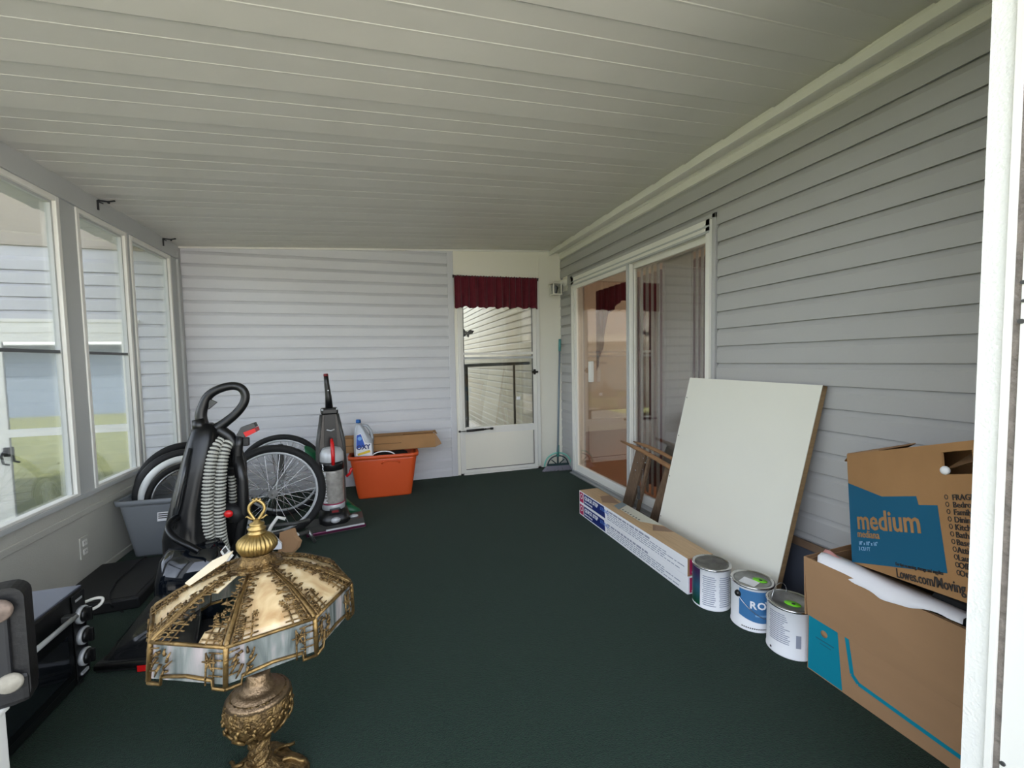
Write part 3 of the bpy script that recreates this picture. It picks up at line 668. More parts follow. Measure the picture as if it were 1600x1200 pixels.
# bicycle frame tubes lying on the carpet
bf = thing('bicycle_frame', 'dark scratched bicycle frame lying on the carpet before the wheels', 'bicycle frame', (-.62, 3.0, 0))
def relp(pts, Y, base): return [tuple(at(px, py, 1, yy)-Vector(base)) for px, py, yy in [(q[0], q[1], Y if len(q) < 3 else q[2]) for q in pts]]
BB = (-.62, 3.0, 0)
q = relp([(385, 838), (420, 822), (460, 818), (484, 812, 2.98)], 2.95, BB); q = [(x, y, max(z, .014)) for x, y, z in q]
MB().tube(q, .013, 8).build('top_tube', M_dgrey, bf)
q = relp([(385, 845), (440, 832), (466, 836), (482, 830, 2.95)], 2.92, BB); q = [(x, y, max(z, .016)) for x, y, z in q]
MB().tube(q, .014, 8).build('down_tube', M_dgrey, bf)
MB().tube([q[-1], (q[-1][0]+.03, q[-1][1]+.02, .016), (q[-1][0]+.0, q[-1][1]+.07, .05)], .011, 8).build('stay', M_steel, bf)
p0 = at(372, 805, 1, 2.86)-Vector(BB); p1 = at(392, 820, 1, 2.82)-Vector(BB)
MB().box((-.05, -.01, -.008), (.05, .01, .008), .003).build('rim_piece', M_silver, bf, tuple((p0+p1)/2), (0, R(30), R(-10)))
# white bracket
wbk = thing('white_bracket', 'white plastic pipe bracket lying behind the lamp finial', 'bracket', (-.62, 2.78, 0))
BW = (-.62, 2.78, 0)
q = relp([(418, 835), (424, 822), (434, 808), (446, 811)], 2.76, BW)
MB().tube(q, .010, 8).build('bent_tube', M_white, wbk)
q = relp([(370, 842), (396, 838), (420, 836)], 2.76, BW)
MB().tube(q, .012, 8).build('cross_tube', M_white, wbk)
q = relp([(376, 850), (424, 833), (440, 850), (440, 858), (380, 862)], 2.78, BW)
MB().prism(q, (0, .02, 0)).build('plate', M_paper, wbk)
b = MB(); q = relp([(390, 862), (390, 895)], 2.78, BW); b.box((q[0][0]-.02, -.005, 0), (q[0][0]+.12, .012, q[0][2]), .002); b.build('foot', M_paper, wbk)
# torn cardboard piece
pc = [at(x, y, 1, 2.84) for x, y in ((437, 832), (455, 826), (459, 838), (466, 846), (463, 856), (452, 868), (440, 874), (434, 874))]
pc = [Vector((p.x, p.y, max(p.z, .001))) for p in pc]
tag(MB().prism(pc, (.02, .01, 0)).build('cardboard_scrap', M_card), 'torn brown cardboard scrap standing by the white bracket', 'cardboard')
p = at(461, 838, 1, 2.88)
rlp = MB(); rlp.cyl((-.018, 0, -.016), (.016, .0, .014), .013, n=14); rlp.tube([(0, 0, -p.z+.004), (0, 0, 0)], .004, 6)
tag(rlp.build('white_cap', M_white, None, tuple(p)), 'short white tube cap beside the torn cardboard', 'tube')

# green bag behind the vacuum
cl = [at(484, 702, 1, 3.46), at(491, 722, 1, 3.44), at(508, 752, 1, 3.43), at(530, 775, 1, 3.42), at(552, 792, 1, 3.44)]
b = MB(); rings = []
for i, c in enumerate(cl):
    wd = (.042, .06, .065, .055, .035)[i]; rings.append([(c.x+wd*math.cos(a)*.9, c.y+.022*math.sin(a*1.0), max(.004, c.z+wd*math.cos(a)*-.55+.012*math.sin(a))) for a in [2*PI*k/16 for k in range(16)]])
b.loft(rings)
gb = tag(b.build('green_bag', M_green), 'green plastic bag slung down behind the upright vacuum', 'bag')
b = MB(); c = at(546, 782, 1, 3.40); b.sph((c.x, 3.42, .045), .045, (2.0, .7, .95), 14, (0, R(22), 0)); b.build('bag_bottom', M_green, gb)

# ------------------------------------------------------------------ upright vacuum
vc = thing('upright_vacuum', 'slim upright vacuum with a silver dust bin in front of the orange tub', 'vacuum cleaner', (-.315, 3.22, 0), R(11))
b = MB(); b.prism([(-.185, -.125, .006), (-.185, .10, .006), (-.17, .10, .05), (-.185, -.06, .055), (-.185, -.125, .030)], (.37, 0, 0)); b.build('cleaning_head', M_dgrey, vc)
MB().box((-.19, -.135, .014), (.19, -.122, .034), .004).build('front_trim', M_purple, vc)
MB().box((-.07, -.137, .030), (.18, -.121, .040), .003).build('headlight_strip', M_silver, vc)
MB().loft([rrect(.20, .17, .05, .045, 5, 0, .0), rrect(.20, .16, .05, .085, 5, 0, .02), rrect(.17, .15, .05, .14, 5, 0, .03)]).build('motor_base', M_black, vc)
MB().sph((0, -.07, .075), .03, (1.1, .6, .7), 12).build('pedal', M_silver, vc); MB().sph((.13, -.0, .058), .024, (1.3, .9, .5), 12).build('pedal', M_silver, vc)
MB().lathe([(.066, .135), (.070, .15), (.072, .20), (.074, .40), (.074, .415)], 28, (0, .02, 0)).build('dust_bin', M_dust, vc)
MB().lathe([(.071, .135), (.0755, .14), (.0765, .175), (.073, .18)], 28, (0, .02, 0)).build('bin_base', M_silver, vc)
MB().lathe([(.0745, .176), (.0765, .178), (.0765, .184), (.0745, .186)], 28, (0, .02, 0)).build('bin_ring', mat('pink ring', (150, 50, 80), .4), vc)
MB().box((-.035, -.068, .115), (.035, -.05, .155), .006).build('badge_plate', M_black, vc); MB().box((-.022, -.0705, .128), (.022, -.067, .146), .002).build('badge', mat('maroon badge', (120, 16, 24), .4), vc)
MB().lathe([(.074, .415), (.079, .42), (.079, .455), (.078, .475)], 28, (0, .02, 0)).build('bin_collar', M_black, vc)
MB().lathe([(.078, .475), (.080, .48), (.078, .53), (.060, .565), (.03, .575), (0, .577)], 28, (0, .02, 0)).build('bin_lid', M_silver, vc)
b = MB(); b.tube([(0, -.060, .46), (0, -.066, .53), (0, -.05, .60), (0, -.02, .635)], [.012, .013, .013, .010], 8); b.build('bin_handle', M_red, vc)
b = MB(); b.prism([(-.09, .045, .15), (-.085, .045, .5), (-.040, .045, .83), (.040, .045, .83), (.085, .045, .5), (.09, .045, .15)], (0, .07, 0)); b.build('spine', mat('smoky brown plastic', (66, 60, 56), .3), vc)
b = MB(); b.prism([(-.044, .026, .50), (-.034, .026, .84), (.034, .026, .84), (.044, .026, .50)], (0, .06, 0)); b.build('center_panel', M_black, vc)
b = MB(); b.sph((0, .03, .76), .03, (1, .4, 1), 12); b.box((-.03, .022, .70), (.03, .03, .71), .002); b.build('dial', M_silver, vc) if False else b.b.free()
MB().tube([(-.025, .025, .695), (0, .018, .688), (.025, .025, .695)], .005, 6).build('wire_clip', M_silver, vc)
MB().box((-.056, .02, .80), (.056, .10, .848), .012).build('shoulder', M_black, vc)
for s in (-1, 1): MB().sph((s*.048, .022, .838), .008).build('shoulder_screw', M_silver, vc)
MB().tube([(-.048, .06, .80), (-.082, .06, .6), (-.09, .06, .35), (-.08, .05, .15)], .016, 10).build('side_hose', M_dgrey, vc)
MB().tube([(.048, .06, .80), (.084, .06, .6), (.09, .06, .35)], .016, 10).build('side_hose', M_dgrey, vc)
MB().tube([(0, .055, .84), (-.002, .055, .93), (-.01, .052, 1.02), (-.013, .05, 1.085)], [.026, .021, .017, .015], 12).build('handle', M_black, vc)
MB().tube([(-.013, .05, 1.072), (-.014, .05, 1.09)], [.0165, .014], 12).build('handle_tip', mat('dull red', (120, 30, 34), .5), vc)
MB().box((-.008, .030, .968), (.0, .036, .976)).build('handle_screw', M_silver, vc)
text('POWERFORCE', .042, M_paper, vc, (-.040, -.037, .19), (0, 0, 1), (-.94, .34, 0), bold=.001)
MB().tube([(.095, .05, .34), (.12, .05, .36), (.13, .03, .40)], .010, 8).build('cord_hook', M_red, vc)

# ------------------------------------------------------------------ carpet cleaner (large black one)
CY = 2.40; CB = Vector((-.80, CY, 0))
cc = thing('carpet_cleaner', 'large black upright carpet cleaner with a coiled grey hose behind the lamp', 'carpet cleaner', tuple(CB))
def cp(x, y, Y=CY): return tuple(at(x, y, 1, Y)-CB)
# tall fairing: lofted sections down the body
sec = []
for y, xl, xr, d0, d1 in ((662, 303, 330, -.02, .05), (672, 298, 340, -.04, .07), (690, 294, 341, -.06, .08), (740, 283, 334, -.09, .09), (790, 272, 328, -.11, .10), (830, 264, 330, -.13, .10), (880, 268, 350, -.15, .10), (925, 280, 366, -.17, .10)):
    L = Vector(cp(xl, y)); Rr_ = Vector(cp(xr, y)); z = (L.z+Rr_.z)/2; cx = (L.x+Rr_.x)/2; w_ = Rr_.x-L.x
    sec.append([(p[0], p[1], max(.03, z)) for p in rrect(w_, d1-d0, min(w_, d1-d0)*.40, z, 5, cx, (d0+d1)/2)])
MB().loft(sec).build('body', M_gloss, cc)
# side panel stripe
MB().tube([cp(297, 700, CY-.07), cp(287, 745, CY-.098), cp(277, 790, CY-.118), cp(268, 828, CY-.135)], [.006, .012, .014, .006], 8).build('side_window', M_clear, cc)
# loop handle
lp = [(318, 668), (314, 650), (318, 633), (326, 618), (342, 608), (362, 603), (376, 606), (383, 616), (381, 630), (370, 645), (356, 657), (342, 667), (330, 672)]
def smooth(pts, k=4, closed=False):
    out = []; P = [Vector(p) for p in pts]; N = len(P)
    for i in range(N if closed else N-1):
        a, b_, c, d = P[(i-1) % N] if closed or i else P[0], P[i], P[(i+1) % N], P[(i+2) % N] if closed or i < N-2 else P[-1]
        for j in range(k):
            t = j/k; out.append(.5*((2*b_)+(c-a)*t+(2*a-5*b_+4*c-d)*t*t+(3*b_-a-3*c+d)*t**3))
    if not closed: out.append(P[-1])
    return out
hp = smooth([cp(x, y, CY+.02) for x, y in lp], 4)
MB().tube(hp, [.020+.007*math.exp(-((i/len(hp))*6)**2)+.006*math.exp(-(((1-i/len(hp)))*6)**2) for i in range(len(hp))], 12).build('loop_handle', M_black, cc)
MB().prism([cp(327, 624, CY+.01), cp(338, 629, CY+.01), cp(325, 640, CY+.01)], (0, .02, 0)).build('trigger', M_dgrey, cc)
MB().prism([cp(340, 660, CY+.01), cp(352, 653, CY+.01), cp(345, 664, CY+.01)], (0, .02, 0)).build('cord_catch', M_silver, cc)
MB().tube([cp(314, 672), cp(309, 655)], [.035, .024], 12).build('neck', M_black, cc)
# hose: ribbed
M_groove = mat('hose groove', (60, 60, 56), .5)
def ribbed(pts, r, pitch=.0165):
    """dark core tube with pale ribs standing on it"""
    P = smooth(pts, 8); L = [0]
    for i in range(1, len(P)): L.append(L[-1]+(P[i]-P[i-1]).length)
    core = MB().tube(P, r*.82, 12).build('hose', M_groove, cc)
    n = int(L[-1]/pitch); b = MB(); j = 0
    for i in range(n):
        c = []
        for f_ in (.08, .25, .55, .72):
            s_ = min(L[-1]*.999, (i+f_)*pitch)
            while j < len(L)-2 and L[j+1] < s_: j += 1
            t_ = (s_-L[j])/max(1e-6, L[j+1]-L[j]); c.append(P[j].lerp(P[j+1], t_))
        b.tube(c, [r*.8, r, r, r*.8], 12, cap=False)
    b.build('hose_ribs', M_hose, core, kind='stuff')
hz = [(350, 684, CY+.04), (336, 700, CY-.03), (327, 740, CY-.06), (324, 790, CY-.07), (325, 830, CY-.06), (333, 865, CY-.03), (350, 884, CY+.04)]
ribbed([cp(*q) for q in hz], .0265)
hz = [(366, 692, CY+.06), (354, 696, CY-.0), (346, 730, CY-.035), (343, 790, CY-.045), (345, 835, CY-.035), (353, 864, CY-.0), (368, 880, CY+.05), (378, 900, CY+.08)]
ribbed([cp(*q) for q in hz], .0265)
hz = [(362, 742, CY+.06), (364, 780, CY+.07), (362, 815, CY+.08)]
ribbed([cp(*q) for q in hz], .018)
MB().tube([cp(334, 676, CY+.02), cp(345, 672, CY+.02), cp(358, 682, CY+.02), cp(368, 696, CY+.03), cp(370, 720, CY+.03)], .028, 12).build('hose_guard', M_black, cc)
b = MB(); b.prism([cp(352, 700, CY+.09), cp(372, 696, CY+.09), cp(382, 720, CY+.09), cp(384, 770, CY+.09), cp(376, 850, CY+.09), cp(345, 885, CY+.09), cp(335, 860, CY+.09), cp(340, 760, CY+.09)], (0, .04, 0)); b.build('rear_panel', M_blackm, cc)
for y in (733, 790): MB().tube([cp(345, y, CY+.05), cp(378, y-2, CY+.05)], .008, 8).build('hose_rack', M_blackm, cc)
MB().tube([cp(372, 712), cp(379, 750), cp(381, 800), cp(372, 850), cp(352, 885)], [.02, .024, .026, .024, .018], 10).build('rear_column', M_black, cc)
b = MB(); b.tube([cp(350, 795, CY-.01), cp(368, 800, CY-.01), cp(376, 812, CY-.01)], [.03, .036, .03], 10); b.build('tool_holder', M_blackm, cc)
p = cp(357, 803, CY-.06); MB().sph(p, .02, (1, .6, .9), 10).build('red_knob', M_red, cc)
# upholstery tool clipped at the top
MB().tube([cp(374, 745, CY), cp(371, 720, CY), cp(373, 696, CY), cp(376, 682, CY)], [.02, .02, .019, .021], 10).build('hand_tool', M_black, cc)
def slab(pxs, Y, ex): return MB().prism([cp(x, y, Y) for x, y in pxs], ex)
slab([(369, 680), (376, 668), (396, 661), (399, 667), (384, 676), (382, 684)], CY-.02, (0, .05, 0)).build('tool_head', M_dgrey, cc)
slab([(380, 676), (398, 669), (400, 675), (384, 683)], CY-.035, (0, .07, 0)).build('tool_brush', M_red, cc)
b = MB(); b.box((-.012, -.015, -.02), (.012, .015, .02), .004); b.build('clip', M_black, cc, cp(385, 690, CY))
# tank band and clean-water tank
bnd = smooth([cp(285, 806, CY-.08), cp(270, 812, CY-.14), cp(263, 826, CY-.19), cp(272, 840, CY-.23), cp(290, 850, CY-.26), cp(312, 862, CY-.27)], 5)
MB().tube(bnd, .014, 10).build('tank_band', M_gloss, cc)
sec = []
for z, w_, d_, cy in ((.03, .26, .20, -.13), (.10, .26, .21, -.13), (.22, .25, .20, -.13), (.30, .23, .17, -.11), (.34, .19, .12, -.09)):
    sec.append(rrect(w_, d_, .05, z, 5, -.03, cy))
MB().loft(sec).build('water_tank', mat('smoky blue tank', (14, 18, 24), .05, spec=.8), cc)
slab([(344, 862), (352, 852), (365, 868), (355, 880)], CY-.24, (0, .003, 0)).build('care_tag', M_tag, cc)
slab([(347, 860), (352, 855), (356, 861), (351, 866)], CY-.243, (0, .003, 0)).build('tag_print', M_dgrey, cc)
# nozzle with clear dome: from the tank forward to the floor
n0 = at(172, 1044, 2, 0)-CB; 
fl = Vector((-.19, -.40, 0)); 
def nz(a, c, wv, z):  # a along from body to front, c lateral
    base = Vector((-.05, -.18, 0)).lerp(Vector((-.075, -.455, 0)), a); lat = Vector((.97, -.18, 0))
    return tuple(base+lat*c*wv+Vector((0, 0, z)))
rings = []
for a, hw, zt_ in ((0, .085, .19), (.25, .105, .175), (.5, .13, .14), (.75, .15, .095), (1, .165, .045)):
    rings.append([nz(a, c, hw, z) for c, z in ((-1, .02), (-1, .02+(zt_-.02)*.75), (-.8, zt_), (0, zt_+.012), (.8, zt_), (1, .02+(zt_-.02)*.75), (1, .02))])
MB().loft(rings).build('nozzle_dome', M_clear, cc)
b = MB(); b.prism([nz(.15, -1.08, .14, .008), nz(1.04, -1.04, .17, .008), nz(1.04, 1.04, .17, .008), nz(.15, 1.08, .14, .008)], (0, 0, .035)); b.build('floor_head', M_blackm, cc)
MB().tube([nz(1.05, -1.05, .168, .03), nz(1.05, 1.05, .168, .03)], .012, 8).build('nozzle_lip', M_black, cc)
MB().prism([nz(1.095, -.15, .168, .006), nz(1.095, .35, .168, .006), nz(1.095, .35, .168, .03), nz(1.095, -.15, .168, .03)], (0, .006, 0)).build('red_brush', M_red, cc)
MB().cyl(cp(292, 925, CY-.0), tuple(Vector(cp(292, 925, CY-.0))+Vector((.2, 0, 0))), .05, n=18).build('wheel', M_rubber, cc, (0, .08, -.035))

# flat black box with cable
fb = thing('flat_black_case', 'flat black case lying on the carpet under the wall outlet', 'case', (-1.315, 2.72, 0), R(2))
MB().box((-.19, -.27, 0), (.18, .24, .055), .008).build('case', M_blackm, fb)
MB().box((-.17, -.25, .055), (.16, .22, .058), .002).build('lid', M_blackm, fb)
cbp = [at(185, 905, 2, .064), at(178, 915, 2, .064), at(172, 925, 2, .064), at(171, 935, 2, .064), at(174, 945, 2, .05), at(180, 952, 2, .006), at(192, 956, 2, .005)]
cbp = [Vector((-1.30, 3.0, .006)), Vector((-1.31, 2.965, .05)), Vector((-1.31, 2.93, .066))]+cbp
tag(MB().tube(smooth(cbp, 5), .0035, 6).build('power_cord', M_blackm), 'thin black power cord curling over the flat black case', 'cord')

# ------------------------------------------------------------------ toaster oven
ov = thing('toaster_oven', 'black toaster oven with three silver ringed knobs on the carpet under the windows', 'toaster oven', (-1.22, 1.755, 0))
MB().box((-.155, -.225, .016), (.155, .205, .352), .008).build('housing', M_black, ov)
MB().box((-.158, -.228, .350), (.150, .208, .358), .003).build('top_cover', M_ovtop, ov)
MB().box((.155, -.215, .055), (.163, .120, .275), .004).build('door', M_gloss, ov)
MB().box((.1625, -.19, .085), (.1635, .095, .225)).build('door_glass', mat('dark oven glass', (16, 20, 24), .04, coat=1), ov)
MB().tube([(.188, -.20, .292), (.188, .098, .292)], .0085, 10).build('handle', M_silver, ov)
for y in (-.19, .09): MB().box((.155, y-.012, .280), (.19, y+.012, .303), .004).build('handle_mount', M_dgrey, ov)
MB().box((.156, .135, .03), (.160, .203, .345), .002).build('control_panel', M_black, ov)
MB().box((.160, .150, .318), (.1612, .185, .326)).build('panel_mark', M_silver, ov)
for z in (.262, .183, .104):
    k = MB().lathe([(.031, 0), (.032, .010), (.029, .014), (.026, .014), (.026, 0)], 24, mtx=Matrix.Rotation(PI/2, 4, 'Y')).build('knob_ring', M_silver, ov, (.160, .169, z))
    k2 = MB().lathe([(.026, .0), (.026, .018), (.024, .024), (0, .024)], 24, mtx=Matrix.Rotation(PI/2, 4, 'Y')); k2.box((.020, -.005, -.024), (.036, .005, .024), .002); k2.build('knob', M_black, ov, (.160, .169, z))
for x in (-.13, .13):
    for y in (-.19, .18): MB().cyl((x, y, 0), (x, y, .018), .016, n=14).build('foot', M_rubber, ov)
MB().box((.148, .150, .045), (.166, .185, .055)).build('lower_mark', M_silver, ov)
cpw = smooth([(-1.20, 1.985, .27), (-1.12, 1.995, .265), (-1.065, 2.02, .272), (-1.045, 2.03, .262), (-1.055, 2.02, .240), (-1.10, 2.0, .228)], 4)
b = MB().tube([Vector(p)-Vector((-1.22, 1.755, 0)) for p in cpw], .0055, 8); b.tube([Vector(cpw[0])-Vector((-1.22, 1.755, 0)), (.02, .20, .25)], .0055, 8); b.tube([Vector(cpw[-1])-Vector((-1.22, 1.755, 0)), (.08, .20, .225)], .0055, 8); b.build('cord', M_white, ov)
# white carton with the grill on it
wc = thing('white_cabinet', 'small white cabinet at the lower left edge below the dark grill', 'cabinet', (-1.09, 1.12, 0))
MB().box((-.225, -.22, .01), (.225, .175, .352), .004).build('body', M_white, wc)
MB().box((-.230, -.225, .352), (.230, .180, .364), .003).build('top', M_white, wc)
for x in (-.2, .2):
    for y in (-.19, .15): MB().cyl((x, y, 0), (x, y, .012), .015, n=12).build('foot', M_dark, wc)
gr = thing('contact_grill', 'dark contact grill stood on its side on the white cabinet', 'grill', (-1.0, 1.245, .364), R(16))
q = rrect(.38, .285, .03, 0, 5); pts = [(x, 0, y+.1425) for x, y, z in q]
MB().prism(pts, (0, .05, 0)).build('lid', mat('worn dark enamel', (18, 17, 17), .55, bump=.15, bscale=60, var=.2, vscale=12), gr)
MB().box((-.17, -.012, .055), (.165, 0, .235), .006).build('recess_panel', mat('grill ribs', (30, 30, 32), .5), gr)
for i in range(9):
    MB().box((-.15+.034*i, -.018, .06), (-.14+.034*i, -.010, .23), .002).build('rib', MATS['grill ribs'], gr)
MB().box((-.19, -.006, 0), (.19, .056, .075), .012).build('lower_band', MATS['worn dark enamel'], gr)
MB().lathe([(.0, 0), (.026, 0), (.028, .006), (.024, .014), (0, .015)], 20, mtx=Matrix.Rotation(PI/2, 4, 'X')).build('rubber_foot', M_padbrown, gr, (.150, -.011, .240))
MB().lathe([(.0, 0), (.022, 0), (.024, .006), (.020, .012), (0, .013)], 20, mtx=Matrix.Rotation(PI/2, 4, 'X')).build('rubber_foot', mat('pale rubber foot', (150, 144, 130), .7, var=.15, vscale=60), gr, (.160, -.007, .062), label='pale worn rubber foot')
for x, z in ((.165, .245), (.172, .062)): MB().cyl((x, -.014, z), (x, .0, z), .004, n=8).build('screw', M_dark, gr)

# ------------------------------------------------------------------ laminate flooring boxes
LBW = .150
for i in range(2):
    z0 = .002+.0905*i
    lab = ('upper' if i else 'lower')+' long flooring carton with navy and white sides in the stack of two'
    t = thing('flooring_carton', lab, 'box', (1.415, 2.265, z0), R(-.4), 'flooring cartons stacked in front of the sliding door')
    L2 = .588
    MB().box((0, -L2, 0), (LBW, L2, .0895), .0015).build('carton', M_card if i else M_paper, t)
    MB().box((-.0008, -L2+.001, .001), (.0002, L2-.001, .0885)).build('white_side', M_paper, t)
    MB().prism([(-.0014, L2-.075, .009), (-.0014, L2-.075, .0815), (-.0014, .22, .0815), (-.0014, .205, .009)], (.001, 0, 0)).build('navy_print', M_navy, t)
    MB().box((-.0014, L2-.066, .009), (-.0004, L2-.008, .0815)).build('magenta_print', M_mag, t)
    MB().lathe([(.013, 0), (.019, 0), (.019, .0006), (.013, .0006)], 20, closed=True, cap=False, mtx=Matrix.Rotation(-PI/2, 4, 'Y')).build('ring_mark', M_paper, t, (-.0013, L2-.037, .052))
    text('QUICK STEP', .036, M_paper, t, (-.0016, L2-.088, .046), (0, -1, 0), (0, 0, 1), bold=.001)
    text('STUDIO', .032, mat('pale blue ink', (90, 130, 200), .5), t, (-.0016, L2-.315, .046), (0, -1, 0), (0, 0, 1))
    text('BY UNILIN', .014, M_paper, t, (-.0016, L2-.088, .024), (0, -1, 0), (0, 0, 1)) if False else None
    text('laminate flooring', .017, M_paper, t, (-.0016, L2-.088, .022), (0, -1, 0), (0, 0, 1))
    text('Thank you for the wood of your floor', .030, M_ink, t, (-.0014, .18, .050), (0, -1, 0), (0, 0, 1)) if False else None
    b = MB()
    for r_ in range(5):
        y = .18
        while y > -.52+.12*(r_ % 2):
            l_ = random.uniform(.012, .05); h_ = .012 if r_ == 0 else .005
            b.box((-.0013, y-l_, .062-.012*r_), (-.0005, y, .062-.012*r_+h_)); y -= l_+.008
            if r_ in (0, ) and y < -.25: break
    b.build('printed_lines', M_ink, t, kind='stuff')
    # near end face
    MB().box((.012, -L2-.0012, .008), (LBW-.006, -L2, .082)).build('end_print', M_mag, t)
    if i: text('QUICK STEP', .016, M_paper, t, (.022, -L2-.0014, .014), (1, 0, 0), (0, 0, 1))
    else:
        MB().box((.04, -L2-.002, .026), (.13, -L2-.001, .074)).build('end_sticker', M_paper, t)
        b = MB()
        for k in range(12): b.box((.06+.0045*k, -L2-.0026, .045), (.0625+.0045*k, -L2-.0019, .065))
        b.build('bar_marks', M_dark, t); text('QUICK STEP', .014, M_paper, t, (.022, -L2-.0014, .011), (1, 0, 0), (0, 0, 1))
    if i:
        MB().box((.001, -L2+.002, .0893), (LBW-.001, L2-.002, .0899)).build('wood_picture', mat('printed oak', (186, 156, 120), .5, var=.12, vscale=6, stretch=(14, 1, 1)), t)
        MB().prism([(.06, -.10, .0900), (.148, -.20, .0900), (.148, .18, .0900), (.06, .12, .0900)], (0, 0, .0004)).build('pale_picture', mat('pale print', (206, 204, 190), .5), t)
        MB().prism([(.05, .12, .0904), (.148, .18, .0904), (.148, .24, .0904), (.06, .20, .0904)], (0, 0, .0004)).build('grey_picture', mat('grey blue print', (120, 136, 142), .5), t)
        b = MB()
        for k in range(7): b.box((.066, -.08+.03*k, .0903), (.078, -.066+.03*k, .0907))
        b.build('dark_squares', M_dgrey, t, kind='stuff')
        MB().prism([(.05, -.24, .0900), (.148, -.30, .0900), (.148, -.22, .0900), (.10, -.17, .0900)], (0, 0, .0004)).build('brown_picture', mat('brown print', (140, 112, 92), .5), t)
        MB().prism([(.02, .28, .0900), (.12, .22, .0900), (.148, .40, .0900), (.07, .40, .0900)], (0, 0, .0004)).build('brown_picture', MATS['brown print'], t)

# ------------------------------------------------------------------ wooden folding rack
fr = thing('wooden_rack', 'weathered wooden folding rack with riveted legs leaning by the sliding door', 'wooden rack', (1.81, 2.5, 0))
FB = Vector((1.81, 2.5, 0))
def fp(x, y, X): return Vector(at(x, y, 0, X))-FB
def bar(a, b_, w_, th, name, mtl, wdir=(0, 1, 0)):
    a = Vector(a); b_ = Vector(b_); d = (b_-a).normalized(); wv = Vector(wdir); wv = (wv-d*wv.dot(d)).normalized(); tv = d.cross(wv)
    pts = [a-wv*w_/2-tv*th/2, a+wv*w_/2-tv*th/2, a+wv*w_/2+tv*th/2, a-wv*w_/2+tv*th/2]
    m_ = MB(); m_.prism(pts, b_-a); bmesh.ops.bevel(m_.b, geom=list(m_.b.edges), offset=.002, segments=1, affect='EDGES'); return m_.build(name, mtl, fr)
t0, t1 = fp(970, 689, 1.79), fp(1060, 738, 1.81)
def oval_bar(a, b_, w_, h_, name):
    a = Vector(a); b_ = Vector(b_); rings = []
    for i in range(9):
        u = i/8; c = a.lerp(b_, u)+Vector((0, 0, .012*math.sin(u*PI))); s = min(1, .35+2.4*min(u, 1-u+.3))
        rings.append([(c.x+w_*s*math.cos(k*PI/5), c.y, c.z+h_*s*math.sin(k*PI/5)) for k in range(10)])
    return MB().loft(rings).build(name, M_oldtop, fr)
oval_bar(t0, t1, .016, .016, 'top_rail')
t2, t3 = fp(990, 690, 1.845), fp(1060, 722, 1.85)
oval_bar(t2, t3, .015, .013, 'top_rail')
def legs(xa, ya_, xb, yb2, XA, XB, n, w_):
    for k in range(n):
        o_ = (k-(n-1)/2)*(w_+.001)
        A = fp(xa, ya_, XA)+Vector((0, o_, 0)); B_ = fp(xb, yb2, XB)+Vector((0, o_, 0))
        d = (B_-A); tt = (-A.z+.0)/d.z if d.z else 1
        B2 = A+d*tt; B2.z = .0; bar(A, B2, w_, .022, 'leg', M_oldwood)
legs(1003, 705, 986, 770, 1.815, 1.84, 3, .038)
legs(1015, 716, 1003, 770, 1.825, 1.835, 1, .024)
legs(1047, 733, 1026, 800, 1.81, 1.825, 2, .036)
for px, py in ((1005, 716), (996, 723), (1008, 723), (993, 735), (1004, 734)):
    p = fp(px, py, 1.802); MB().sph(p, .006, (.6, 1, 1), 8).build('rivet', M_chrome, fr)
MB().box((-.006, -.012, .0), (.006, .012, .10), .002).build('metal_brace', M_steel, fr, tuple(fp(998, 780, 1.815)))
MB().tube([t0.lerp(t1, .35)+Vector((0, 0, .0)), t2.lerp(t3, .15)], .006, 6).build('cross_bolt', M_steel, fr)
MB().tube([t0.lerp(t1, .93), t2.lerp(t3, .9)], .006, 6).build('cross_bolt', M_steel, fr)

# ------------------------------------------------------------------ leaning board
bd = thing('leaning_board', 'large off-white board leaning on the right wall behind the paint cans', 'board', (0, 0, 0))
def lean(y0, y1, xb, xt, zt_, th, off=0):
    dz = Vector((xt-xb, 0, zt_)); nrm = Vector((zt_, 0, -(xt-xb))).normalized()
    p = [Vector((xb, y0, 0)), Vector((xb, y1, 0)), Vector((xb, y1+off, 0))+dz, Vector((xb, y0+off, 0))+dz]
    return p, nrm*th
p, e = lean(1.43, 2.30, 1.665, 1.868, 1.025, .004, -.045)
p = [Vector((1.665, 1.44, 0)), Vector((1.665, 2.285, 0)), at(1078, 590, 0, 1.865), at(1285, 602, 0, 1.865)]
nv = (p[3]-p[0]).cross(p[1]-p[0]).normalized(); nv = nv if nv.x > 0 else -nv
bd.location = (1.70, 1.86, 0); OB = Vector((1.70, 1.86, 0)); p = [v-OB for v in p]
MB().prism([v+Vector((0, 0, .0)) for v in p], nv*.004).build('face_sheet', M_board, bd)
inn = [v+nv*.004 for v in p]
MB().prism([inn[0], inn[0]+(inn[1]-inn[0])*.03, inn[3]+(inn[2]-inn[3])*.03, inn[3]], nv*.024).build('edge_strip', M_wood, bd)
MB().prism([inn[1], inn[1]+(inn[0]-inn[1])*.03, inn[2]+(inn[3]-inn[2])*.03, inn[2]], nv*.024).build('edge_strip', M_wood, bd)
MB().prism([inn[2], inn[2]+(inn[1]-inn[2])*.03, inn[3]+(inn[0]-inn[3])*.03, inn[3]], nv*.024).build('edge_strip', M_wood, bd)
MB().prism([v+nv*.028 for v in p], nv*.004).build('back_sheet', M_wood, bd)
for t_ in (.12, .35, .6, .85):
    q = p[2].lerp(p[1], t_)+(p[3]-p[2]).normalized()*.012; MB().sph(tuple(q-nv*.0005), .003, (1, 1, 1), 6).build('nail_head', M_dark, bd)

